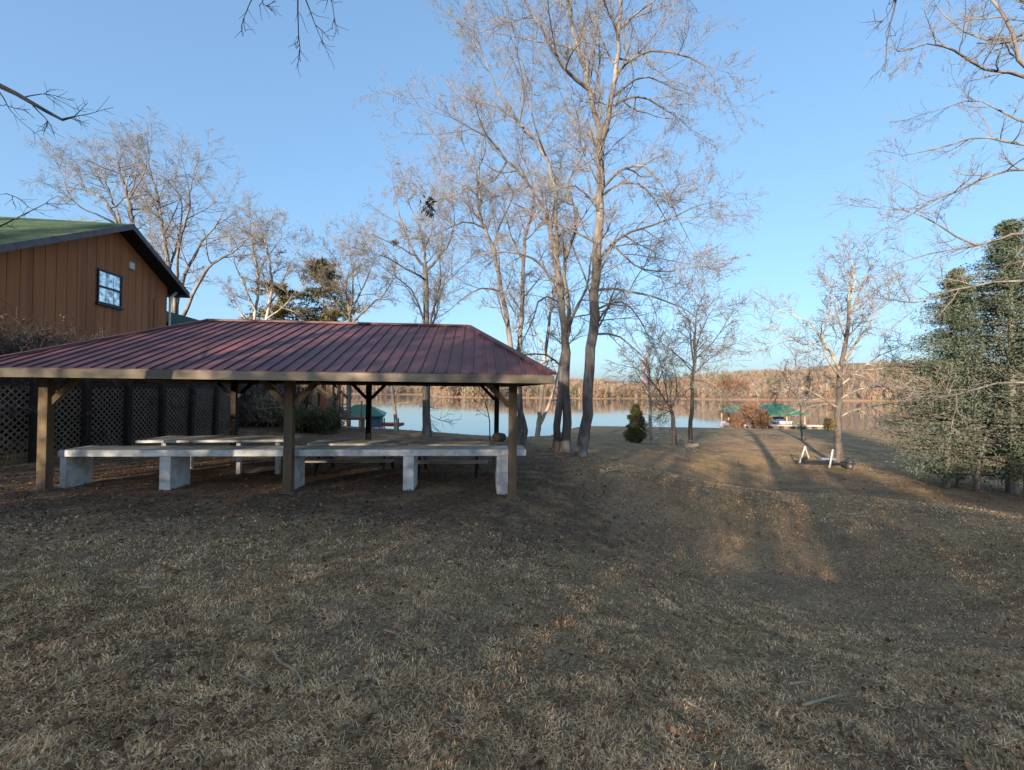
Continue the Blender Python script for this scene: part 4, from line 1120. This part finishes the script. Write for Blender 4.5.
bare_tree('bare_tree', b0, [
    ([b0] + Qx([(801, 420), (799, 395), (797, 375), (795, 362)]), .07, .03, 't', .3),
    (Qx([(800, 405), (808, 392), (812, 380)]), .035, .012, 'b'),
    (Qx([(799, 400), (790, 388), (784, 376)]), .035, .012, 'b'),
], 'small thin dark bare tree on the lawn edge in front of the jetty', seed=65, spacing=.32, blen=(.8, 1.5), twig_r=.012, mid=(6, 4, 3))

# big tree outside the right edge, its limbs reaching into view
tx = P(1080, 300, 11.0); b0 = Vector((tx.x, 11.0, G(tx.x, 11.0) - .1))
Tx = lambda l: px(l, 11.0)
bare_tree('sycamore', b0, [
    ([b0] + Tx([(1080, 420), (1074, 300), (1068, 200), (1056, 100), (1046, 50), (1036, 10), (1020, -40)]), .20, .07, 't', .75),
    (Tx([(1057, 112), (1030, 80), (1000, 72), (979, 66, -.3), (949, 49, -.6), (925, 44, -.8), (900, 52, -1)]), 0.047, .011, 'b', .25),
    (Tx([(1050, 72), (1024, 70), (1014, 34), (996, 3, .3), (975, -15, .6)]), 0.055, .02, 'b', .2),
    (Tx([(1062, 155), (1024, 145), (1000, 140), (979, 137, .3), (945, 147, .6), (905, 155, .9)]), 0.035, .011, 'b', .2),
    (Tx([(1066, 185), (1024, 169), (990, 176, -.3), (962, 189, -.6), (935, 200, -.8), (905, 218, -1)]), 0.035, .011, 'b', .2),
    (Tx([(1070, 240), (1022, 232), (1000, 240, .3), (976, 245, .6), (940, 252, .9), (902, 262, 1.2)]), 0.039, .011, 'b', .2),
    (Tx([(976, 245, .6), (952, 234, .6), (929, 219, .6), (905, 210, .7), (884, 209, .8)]), 0.023, .010, 'b', .1),
    (Tx([(1073, 287), (1024, 281), (984, 284, -.3), (942, 293, -.7), (917, 303, -1), (896, 300, -1.2)]), 0.033, .011, 'b', .35),
    (Tx([(1078, 387), (1024, 383), (990, 385, -.4), (961, 393, -.8), (940, 398, -1)]), 0.031, .011, 'b', .6),
    (Tx([(1041, 30), (1000, 40, .6), (975, 38, 1), (950, 20, 1.3), (935, 4, 1.5)]), 0.035, .011, 'b', .2),
    (Tx([(1036, 10), (1010, -5, -.6), (985, -2, -1), (958, -12, -1.3)]), 0.035, .011, 'b', .2),
    (Tx([(1060, 132), (1010, 118, .8), (990, 104, 1.2), (970, 100, 1.5), (944, 108, 1.8)]), 0.027, .010, 'b', .2),
], 'large bare tree at the right edge whose long limbs cross in front of the evergreens', seed=71, spacing=.36, blen=(.55, 1.15), twig_r=.0045, mid=(6, 5, 3), bark='bark', trop=(.2, .2, .1))

# trees standing beside the viewer: only twig ends hang into view
b0 = Vector((-7.6, 3.4, G(-7.6, 3.4) - .1))
bare_tree('oak_tree', b0, [
    ([b0, Vector((-7.5, 3.5, 1.5)), Vector((-7.3, 3.7, 3.2)), Vector((-7.2, 3.8, 5.0)), Vector((-7.0, 3.6, 7))], .22, .12, 't', .97),
    ([Vector((-7.25, 3.8, 4.4))] + px([(-60, 62), (-20, 78), (2, 88), (26, 101), (52, 114), (66, 119), (76, 116)], 5), .04, .009, 'b', .93),
    (px([(22, 98), (34, 95), (46, 94)], 5), .007, .004, 'b', .9),
    (px([(33, 106), (40, 113), (48, 121)], 5), .008, .004, 'b', .9),
    (px([(-6, 84), (2, 96), (8, 106)], 5), .008, .004, 'b', .9),
    ([Vector((-7.35, 3.7, 3.0))] + px([(-80, 262), (-30, 240), (0, 226), (20, 215), (45, 203)], 5.5), .018, .004, 'b', .55),
    (px([(-30, 240), (-18, 208), (0, 194), (16, 197)], 5.5), .01, .004, 'b', .2),
], 'bare tree just outside the left edge whose dark twigs reach in before the sky', seed=81, spacing=.5, blen=(.12, .35), twig_r=.0028, mid=(3, 3, 2), levels=2, bark='twig_dark', twig='twig_dark', trop=(0, 0, 0))
b0 = Vector((.4, -3.6, G(.4, -3.6) - .1))
sc_t = [Vector((.4, -3.5, 2)), Vector((.5, -3.4, 4.2)), Vector((.5, -3.2, 6.2)), Vector((.4, -3.2, 8))]
def hang(l, Y): return px(l, Y)
bare_tree('sweetgum', b0, [
    ([b0] + sc_t, .26, .15, 't', .97),
    ([Vector((.5, -3.3, 5.2)), Vector((-.4, -.5, 6.1)), Vector((-1.2, 1.8, 6.0)), Vector((-1.8, 3.6, 5.5))] + hang([(296, -22)], 4), .07, .012, 'b', .98),
    (hang([(296, -22), (298, 8), (298, 28), (300, 48)], 4), .008, .0035, 'b', .25),
    (hang([(296, -22), (308, 5), (314, 22), (321, 39)], 4), .007, .003, 'b', .3),
    (hang([(296, -22), (314, -20), (330, -4), (334, 18)], 4), .007, .003, 'b', .4),
    (hang([(296, -22), (275, -18), (258, -8), (250, 2), (244, 17)], 4), .007, .003, 'b', .4),
    (hang([(296, -22), (276, -12), (262, 0), (266, 6)], 4), .006, .003, 'b', .4),
    ([Vector((.5, -3.3, 4.8)), Vector((1.4, -.8, 5.9)), Vector((2.6, 2.0, 6.0))] + hang([(900, -40)], 4.2), .06, .010, 'b', .98),
    (hang([(900, -40), (896, 5), (889, 30), (886, 62)], 4.2), .009, .0035, 'b', .2),
    (hang([(900, -40), (896, -10), (891, 10), (884, 20)], 4.2), .006, .003, 'b', .3),
], 'tree overhead whose dark budded twigs dangle into the top of the view', seed=82, spacing=.16, blen=(.05, .16), twig_r=.0028, mid=(2, 2, 2), levels=2, bark='twig_dark', twig='twig_dark', rootflare=True, trop=(-.3, -.2, 0))

# the dark leaf bunch and the nest up in the crowns
rs = np.random.RandomState(9)
c = P(429, 206, 14.2)
V, Cc = leaf_cloud(rs, np.array([[c.x + dx, c.y + dy, c.z + dz] for dx, dy, dz in rs.normal(0, .14, (9, 3))]), .14, 9, .17, droop=.7, aspect=.5)
o = leaves_obj('leaf_bunch', V, np.full((len(V), 3), 1.0), M['black_leaf'], None, c); o.location = c
tag(o, 'dark bunch of dead leaves hanging among the bare twigs high above the roof', 'leaf clump')
c = P(395, 243, 19.6)
V, Cc = leaf_cloud(rs, np.array([list(c)]), .15, 150, .14, aspect=.25, flat=.6)
o = leaves_obj('nest', V, Cc, M['nest'], None, c); o.location = c
tag(o, 'small round brown nest in the left side of the rounded bare crown', 'nest')

# ------------------------------------------------------------------ evergreens
def conifer(name, loc, H, Rb, label, m, seed, nb, per, size, shape='cone', z0=.12, group=None, flat=.4, cl=.5, trunk_r=.16, lean=(0, 0), droop=.2, cat='tree', trunks=None):
    rs = np.random.RandomState(seed)
    e = empty(name, loc, 0, label, cat, group)
    t = Acc(); brn = Acc()
    tl = smooth_line([(0, 0, -.1), (lean[0] * .4, lean[1] * .4, H * .5), (lean[0], lean[1], H * .97)], 14)
    V, Q = tubes(tl[None], np.linspace(trunk_r, .02, 14)[None], 9); t.add(V, Q)
    for (ox, oy, hh, rr) in (trunks or []):
        l2 = smooth_line([(ox, oy, -.1), (ox * .8, oy * .8, hh * .5), (ox * .4, oy * .4, hh)], 8)
        V, Q = tubes(l2[None], np.linspace(rr, rr * .5, 8)[None], 8); t.add(V, Q)
    f = z0 + (1 - z0) * rs.rand(nb) ** .9
    az = rs.uniform(0, 2 * np.pi, nb)
    if shape == 'cone': rad = Rb * (1.02 - f) ** .75 * np.minimum(1, (f - z0) / .28 + .42)
    elif shape == 'ball': rad = Rb * np.sqrt(np.clip(1 - ((f - z0) / (1 - z0) * 2 - 1) ** 2, .05, 1))
    else: rad = Rb * np.where(f < .6, .8 + .3 * np.sin(f * 40), np.sqrt(np.clip(1 - ((f - .6) / .42) ** 2, .05, 1)))
    rad = rad * rs.uniform(.38, 1.15, nb)
    st = np.stack([np.interp(f, [0, .5, 1], [0, lean[0] * .4, lean[0]]), np.interp(f, [0, .5, 1], [0, lean[1] * .4, lean[1]]), f * H], -1)
    rise = rs.uniform(-.05, .28, nb)
    en = st + np.stack([np.cos(az) * rad, np.sin(az) * rad, rise * rad], -1)
    mid_ = (st + en) / 2 + np.stack([np.zeros(nb), np.zeros(nb), -.04 * rad], -1)
    pts = np.stack([st, mid_, en], 1)
    V, Q = tubes(pts, np.stack([np.clip(rad * .02, .01, .05), np.clip(rad * .013, .008, .03), np.full(nb, .006)], -1), 5); brn.add(V, Q)
    Cs = []; Rs = []
    for q in (.25, .5, .72, .92):
        c = st + (en - st) * q + rs.normal(0, .08, en.shape) * rad[:, None]
        Cs.append(c); Rs.append(np.clip(rad * cl * (1.15 - q * .5), .12, .8))
    V, Cc = leaf_cloud(rs, np.concatenate(Cs), np.concatenate(Rs), per, size, droop=droop, flat=flat, tint=(.82, 1.18))
    t.build('trunk', M['bark'], e, (0, 0, 0)); brn.build('branches', M['bark_dark'], e, (0, 0, 0))
    leaves_obj('foliage', V, Cc, m, e)
    return e
q = base(1012, 14.8)
conifer('cedar_tree', q, P(1010, 222, 14.8).z - q.z, 3.5, 'large dark evergreen tree at the right edge, taller of the two', M['cedar'], 91, 400, 36, .09, z0=.05, flat=.6, cl=.38, trunk_r=.17,
        trunks=[(-.9, .3, 3.0, .07), (-1.5, -.2, 2.8, .05), (.7, .2, 3, .07), (-.4, -.3, 2.6, .045), (1.4, 0, 2.6, .05)])
q = base(946, 15.2)
conifer('cedar_tree', q, P(952, 270, 15.2).z - q.z, 2.7, 'narrower evergreen tree on the lawn side of the large dark evergreen', M['cedar'], 92, 310, 34, .085, z0=.05, flat=.65, cl=.42, trunk_r=.10, lean=(.4, 0),
        trunks=[(.5, .1, 2.4, .05), (.9, -.1, 2.0, .04)])
q = base(636, 26)
conifer('evergreen_shrub', q, P(636, 406, 26).z - q.z, .85, 'single dense green shrub standing alone on the far lawn', M['holly'], 93, 150, 45, .12, shape='cone', z0=.02, flat=.9, cl=.34, trunk_r=.05, cat='shrub')
q = base(276, 47); 
conifer('pine_tree', q, P(272, 284, 47).z - q.z, 5.0, 'lower pine with flat layered green boughs behind the maroon roof', M['pine'], 94, 60, 56, .36, shape='layer', z0=.42, flat=.3, cl=.32, trunk_r=.22)
q = base(322, 50)
conifer('pine_tree', q, P(319, 262, 50).z - q.z, 4.6, 'taller pine with a rounded olive brown top behind the maroon roof', M['pine'], 95, 100, 48, .36, shape='layer', z0=.42, flat=.42, cl=.34, trunk_r=.22)

# ------------------------------------------------------------------ broad-leaved trees that keep brown leaves, by the far docks
def leafy(name, loc, H, W, label, m, seed, n, per, size, cat='tree', zlo=.25, group=None):
    rs = np.random.RandomState(seed)
    e = empty(name, loc, 0, label, cat, group)
    t = Acc(); V, Q = tubes(smooth_line([(0, 0, -.3), (.05, 0, H * .4), (0, .1, H * .8)], 8)[None], np.linspace(.05 * H ** .5, .02, 8)[None], 7); t.add(V, Q)
    c = rs.normal(0, 1, (n, 3)); c /= np.linalg.norm(c, axis=1, keepdims=True); c *= (rs.rand(n, 1) ** .4)
    c = c * np.array([W / 2, W / 2, H * (1 - zlo) / 2]) + np.array([0, 0, H * (1 + zlo) / 2])
    st = np.stack([np.zeros(n), np.zeros(n), np.minimum(c[:, 2] * .6, H * .75)], -1)
    br = Acc(); Vb, Qb = tubes(np.stack([st, (st + c) / 2 + [0, 0, .05 * H], c], 1), np.tile([.03, .02, .01], (n, 1)) * H ** .3, 4); br.add(Vb, Qb)
    V, Cc = leaf_cloud(rs, c, W * .16, per, size, droop=.2)
    t.build('trunk', M['bark'], e, (0, 0, 0)); br.build('branches', M['bark'], e, (0, 0, 0)); leaves_obj('foliage', V, Cc, m, e)
    return e
for (px_, Yt, top, wpx, lab, mm_, sd_) in [
    (750, 56, 402, 22, 'reddish brown leafy tree in front of the two green boathouses', 'brown_leaf', 101),
    (737, 54, 411, 10, 'small reddish brown leafy bush before the smaller boathouse', 'brown_leaf', 102),
    (762, 52, 409, 12, 'brown leafy bush left of the bright green hip roof', 'brown_leaf', 103)]:
    q = base(px_, Yt); q.z = LAKE + .4
    leafy('leafy_tree', q, P(px_, top, Yt).z - q.z, wpx * Yt / F, lab, M[mm_], sd_, 60, 60, .28, zlo=.3)
q = base(830, 44); 
leafy('yellow_bush', q, P(830, 418, 44).z - q.z, 1.1, 'small yellowish bush at the lawn edge left of the pale bare trunk', mat('yellow_leaves', (.45, .3, .07), (.34, .22, .06), 2, .8, tint=True), 104, 30, 40, .16, 'bush', zlo=.0)
q = base(752, 395); q = Vector((P(752, 395, 395).x, 432, 0)); q.z = float(hillz(np.array([q.x]), np.array([q.y]))[0])
leafy('oak_tree', q, 17, 26, 'broad rust coloured oak crown on the far shore above the boathouses', M['brown_leaf'], 105, 120, 60, 1.6, zlo=.15)

# ------------------------------------------------------------------ thickets beside the house and behind the pavilion
def thicket(name, loc, W, Dp, H, label, seed, n=900, leaf=2500, m='thicket', lm_='thicket', lsize=.06, group=None, cat='shrub'):
    rs = np.random.RandomState(seed)
    e = empty(name, loc, 0, label, cat, group)
    p = np.stack([rs.uniform(-W / 2, W / 2, n), rs.uniform(-Dp / 2, Dp / 2, n), rs.uniform(0, .55, n) * H], -1)
    d = rs.normal(0, .45, (n, 3)); d[:, 2] = np.abs(d[:, 2]) + .6; d /= np.linalg.norm(d, axis=1, keepdims=True)
    Ln = H * rs.uniform(.22, .5, n)
    pts = grow(rs, p, d, Ln, None, 6, .22, -.35)
    edge = np.hypot((pts[..., 0]) / (W / 2), pts[..., 1] / (Dp / 2))
    pts[..., 2] = np.minimum(pts[..., 2], H * (1.02 - .16 * np.clip(edge, 0, 1.3) ** 2 + .06 * rs.rand(n)[:, None]))
    a = Acc(); V, Q = tubes(pts, np.tile(np.linspace(.016, .005, 6), (n, 1)), 3); a.add(V, Q)
    p2, d2, L2, r2 = sprout(rs, pts, np.full((n, 6), .008), Ln, 5, .4, (25, 70), .2)
    pt2 = grow(rs, p2, d2, np.maximum(L2, .1), r2, 4, .25, .1)
    V, Q = tubes(pt2, np.tile(np.linspace(.007, .004, 4), (len(pt2), 1)), 3)
    b_ = Acc(); b_.add(V, Q)
    a.build('stems', M[m], e, (0, 0, 0)); o = b_.build('twigs', M[m], e, (0, 0, 0))
    for ob in e.children:
        at = ob.data.attributes.new('tint', 'FLOAT_COLOR', 'POINT'); at.data.foreach_set('color', np.ones(len(ob.data.vertices) * 4, np.float32))
    if leaf:
        c = pts[rs.randint(0, n, leaf), rs.randint(2, 6, leaf)]
        V, Cc = leaf_cloud(rs, c, .10, 6, lsize, aspect=.55); leaves_obj('foliage', V, Cc, M[lm_], e)
    return e
tk = 'leafless thickets below the house wall'
for k, (x, y, W, Dp, H, s, lab) in enumerate([
    (-12.7, 9.6, 2.6, 3.0, 3.7, 111, 'dense dark leafless thicket nearest the left edge, below the house wall'),
    (-12.7, 12.2, 2.6, 3.0, 3.6, 112, 'dense dark leafless thicket below the house wall, second from the left edge'),
    (-12.8, 14.8, 2.4, 3.0, 3.3, 113, 'dense dark leafless thicket below the house window, behind the lattice fence'),
    (-12.6, 17.4, 2.4, 3.0, 2.5, 114, 'lower grey thicket at the far end of the lattice fence'),
    (-11.6, 20.6, 3.0, 2.6, 2.6, 115, 'grey brown thicket beyond the lattice fence behind the back left post')]):
    thicket('thicket', (x, y, G(x, y)), W, Dp, H, lab, s, n=1300, leaf=4200, group=tk)
q = base(262, 19.5); thicket('thicket', q, 2.6, 1.6, 2.1, 'pale brown brushy thicket seen under the roof between the left post and the middle post', 116, n=500, leaf=300, m='stick', group='brush behind the pavilion')
q = base(312, 18.6); thicket('evergreen_bush', q, 1.9, 1.4, 1.15, 'dark green leafy bush at the foot of the wooden deck stair', 117, n=300, leaf=2600, lm_='holly', lsize=.08, cat='bush')
q = base(288, 22); thicket('thicket', q, 2.4, 1.6, 2.3, 'tall grey twiggy thicket left of the wooden deck stair', 118, n=450, leaf=300, group='brush behind the pavilion')

# ------------------------------------------------------------------ small things on the lawn
q = base(693, 25.6)
lg = MB().cyl((-.34, 0, .1), (.34, .1, .12), .13, .12, 14).build('cut_log', M['stick'], None)
lg.location = q; tag(lg, 'short pale cut log lying at the foot of the straight lawn tree', 'log')
def stick(pxs, Y, r, label, dz=.03):
    pts = [base(x, y) for x, y in pxs]
    o = pts[0].copy()
    l = smooth_line([p + Vector((0, 0, dz + .015 * (i % 2))) - o for i, p in enumerate(pts)], 16)
    V, Q = tubes(l[None], np.linspace(r, r * .5, 16)[None], 6)
    ob = mesh_obj('fallen_stick', V, Q, [], M['stick'], None, smooth=True); ob.location = o
    tag(ob, label, 'stick', 'fallen sticks on the lawn')
def dep(py): return 1.72 * F / (py - 391)
stick([(790, dep(622)), (808, dep(620)), (820, dep(622))], 0, .011, 'straight pale fallen stick on the right lawn, farther of the pair')
stick([(803, dep(647)), (824, dep(640)), (838, dep(630))], 0, .011, 'bent pale fallen stick on the right lawn, nearer of the pair')
stick([(278, dep(640)), (284, dep(652)), (302, dep(660)), (308, dep(682))], 0, .009, 'curved fallen stick on the lawn in front of the middle post')
stick([(240, dep(665)), (252, dep(672)), (263, dep(677))], 0, .007, 'short thin fallen stick left of the curved one')
stick([(388, dep(610)), (400, dep(615)), (410, dep(622))], 0, .009, 'short dark fallen stick in the middle of the near lawn')
stick([(606, 11.6), (618, 11.9), (626, 11.6)], 0, .02, 'long fallen branch on leaf litter right of the tallest tree')
stick([(690, dep(655)), (706, dep(668)), (712, dep(690))], 0, .009, 'forked grey fallen stick low on the right lawn')
stick([(145, dep(586)), (155, dep(588)), (164, dep(583))], 0, .012, 'dark fallen stick on the lawn in front of the second counter leg')

# ------------------------------------------------------------------ turf, leaf litter
def sample_ground(rs, n, y0, y1, ex, half=1.32):
    t = rs.rand(n); k = 1 - ex
    Yv = (y0 ** k + t * (y1 ** k - y0 ** k)) ** (1 / k)
    return rs.uniform(-half, half, n) * Yv, Yv
def vnoise(x, y, s, seed):
    r = np.random.RandomState(seed); g = r.rand(64, 64)
    fx = x / s; fy = y / s; ix = np.floor(fx).astype(int); iy = np.floor(fy).astype(int); tx_ = fx - ix; ty_ = fy - iy
    tx_ = tx_ * tx_ * (3 - 2 * tx_); ty_ = ty_ * ty_ * (3 - 2 * ty_)
    a = g[ix % 64, iy % 64]; b_ = g[(ix + 1) % 64, iy % 64]; c = g[ix % 64, (iy + 1) % 64]; d = g[(ix + 1) % 64, (iy + 1) % 64]
    return (a * (1 - tx_) + b_ * tx_) * (1 - ty_) + (c * (1 - tx_) + d * tx_) * ty_
def grass():
    rs = np.random.RandomState(7)
    x, y = sample_ground(rs, 900000, 1.25, 26, 1.28)
    cl = vnoise(x, y, .16, 1) * .6 + vnoise(x, y, .5, 2) * .5 + vnoise(x, y, 1.7, 3) * .4
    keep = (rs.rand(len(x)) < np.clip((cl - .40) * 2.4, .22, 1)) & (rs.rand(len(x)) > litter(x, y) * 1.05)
    x, y, cl = x[keep], y[keep], cl[keep]; n = len(x)
    z = ground(x, y)
    az = rs.uniform(0, 2 * np.pi, n) ; az = np.where(rs.rand(n) < .55, vnoise(x, y, .3, 4) * 12 + rs.normal(0, .6, n), az)
    el = np.radians(rs.uniform(5, 58, n) * np.clip(1.25 - y / 28, .35, 1))
    L = rs.uniform(.015, .05, n) * (1 + y * .02)
    wd = rs.uniform(.0018, .0046, n) * np.maximum(1, np.minimum(y * .26, .8 + y * .13))
    dx, dy = np.cos(az), np.sin(az)
    p0 = np.stack([x, y, z - .004], -1)
    d = np.stack([dx * np.cos(el), dy * np.cos(el), np.sin(el)], -1)
    s = np.stack([-dy, dx, np.zeros(n)], -1) * wd[:, None]
    pm = p0 + d * (L * .55)[:, None]
    d2 = d.copy(); d2[:, 2] -= rs.uniform(.2, .9, n)
    d2 /= np.linalg.norm(d2, axis=1, keepdims=True)
    pt = pm + d2 * (L * .5)[:, None]
    V = np.stack([p0 - s, p0 + s, pm - s * .8, pm + s * .8, pt], 1).reshape(-1, 3)
    b_ = np.arange(n) * 5
    Q = np.stack([b_, b_ + 1, b_ + 3, b_ + 2], -1); T = np.stack([b_ + 2, b_ + 3, b_ + 4], -1)
    pal = np.array([[1, 1, 1], [.78, .74, .70], [1.12, 1.05, .9], [.45, .37, .31], [.85, .76, .55]])
    c = pal[rs.choice(5, n, p=[.30, .26, .18, .18, .08])] * rs.uniform(.55, 1.4, (n, 1)) * (.62 + .75 * vnoise(x, y, .13, 6) + .22 * vnoise(x, y, .6, 16))[:, None]
    o = mesh_obj('lawn_grass', V, Q, T, mat('straw', (.68, .435, .235), (.56, .355, .195), 3, .95, tint=True, spec=.04), colors=np.repeat(c, 5, 0))
    tag(o, 'dry straw coloured dormant grass matting the near lawn', 'grass', kind='stuff')
def leaves():
    rs = np.random.RandomState(8)
    x, y = sample_ground(rs, 90000, 1.3, 26, 1.2)
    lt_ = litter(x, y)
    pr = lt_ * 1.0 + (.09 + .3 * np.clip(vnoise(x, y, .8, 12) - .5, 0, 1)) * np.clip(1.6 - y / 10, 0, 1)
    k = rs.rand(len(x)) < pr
    x, y = x[k], y[k]; n = len(x); z = ground(x, y)
    L = rs.uniform(.012, .040, n) * (1 + .035 * y); big_ = rs.rand(n) < .04; L[big_] *= 1.5
    az = rs.uniform(0, 2 * np.pi, n); tilt = rs.normal(0, .35, (n, 2))
    f = np.stack([np.cos(az), np.sin(az), tilt[:, 0]], -1); s = np.stack([-np.sin(az), np.cos(az), tilt[:, 1]], -1)
    p = np.stack([x, y, z + rs.uniform(.004, .03, n)], -1)
    up = np.array([0, 0, 1.0]); W = (L * rs.uniform(.28, .5, n))[:, None]; Lc = L[:, None]
    cu = (rs.uniform(.05, .4, n))[:, None] * W * up
    V = np.stack([p - f * Lc * .5, p - f * Lc * .12 + s * W + cu, p + f * Lc * .22 + s * W * .8 + cu, p + f * Lc * .55 + cu * .5, p + f * Lc * .22 - s * W * .8 + cu, p - f * Lc * .12 - s * W + cu,
                  p + f * Lc * .1], 1).reshape(-1, 3)
    b_ = np.arange(n) * 7
    T = np.concatenate([np.stack([b_ + i, b_ + (i + 1) % 6, b_ + 6], -1) for i in range(6)])
    pal = np.array([[1, 1, 1], [.6, .55, .55], [1.3, 1.15, 1.0], [1.1, .8, .62], [.5, .42, .38]])
    c = pal[rs.choice(5, n, p=[.34, .26, .2, .14, .06])] * rs.uniform(.6, 1.3, (n, 1))
    o = mesh_obj('leaf_litter', V, [], T, mat('dead_leaves', (.30, .17, .095), (.20, .115, .068), 6, .9, tint=True, spec=.1), colors=np.repeat(c, 7, 0))
    tag(o, 'brown dead leaves strewn over the lawn and thick around the pavilion', 'leaf litter', kind='stuff')
grass(); leaves()

# ------------------------------------------------------------------ unseen wood added behind the viewer, shaped to shade the near lawn
def added_shade_woods():
    rs = np.random.RandomState(17)
    Vs, Cs_ = [], []
    spots = [(x, y, True) for x in np.arange(-40, -10.5, 1.8) for y in (-16.0, -19.0)] + [(x, y, False) for x in np.arange(-17, 24, 1.6) for y in (-10.5, -13.5)]
    spots += [(-14.6, -14.6, True), (-13.3, -15.0, True), (-12.0, -14.8, True), (-11.0, -16.5, True), (-2.8, -12, False), (-1.8, -11.9, False), (-.8, -12.1, False), (.4, -12, False), (1.6, -12.1, False)]  # extra trees added to plug gaps where sun leaked through
    for x, yb, tall in spots:
        for _one in (0,):
            X0 = x + rs.uniform(-.8, .8); Y0 = yb + rs.uniform(-1.2, 1.2)
            H = rs.uniform(11.9, 14.6) if tall else rs.uniform(4.2, 5.4)
            if X0 < -22: H += 2
            rad = 1.9 if tall else 1.5
            g0 = G(X0, Y0)
            n = 84 if tall else 56
            f = rs.rand(n) ** 1.35
            r = rad * (1.05 - f) ** .5; a = rs.uniform(0, 2 * np.pi, n); q = np.sqrt(rs.rand(n))
            c = np.stack([X0 + np.cos(a) * r * q, Y0 + np.sin(a) * r * q, g0 + f * (H - .2)], -1)
            V, Cc = leaf_cloud(rs, c, .75, 40 if tall else 58, .15 if tall else .12, droop=.2, aspect=.7)
            Vs.append(V); Cs_.append(Cc)
            tk_, Q_ = tubes(np.array([[[X0, Y0, g0 - .2], [X0, Y0, g0 + H * .5], [X0, Y0, g0 + H]]]), np.array([[.16, .10, .02]]), 6)
            T_ = np.concatenate([Q_[:, [0, 1, 2]], Q_[:, [0, 2, 3]]])
            Vs.append(tk_[T_].reshape(-1, 3)); Cs_.append(np.ones((len(T_) * 3, 3)))
    V = np.concatenate(Vs); C = np.concatenate(Cs_)
    o = mesh_obj('woods', V, [], np.arange(len(V)).reshape(-1, 3), M['cedar'], colors=C)
    tag(o, 'unseen evergreen wood added behind the viewer to shade the near lawn', 'woods', kind='stuff')
added_shade_woods()

print('objects', len(bpy.data.objects), 'verts', sum(len(m.vertices) for m in bpy.data.meshes))
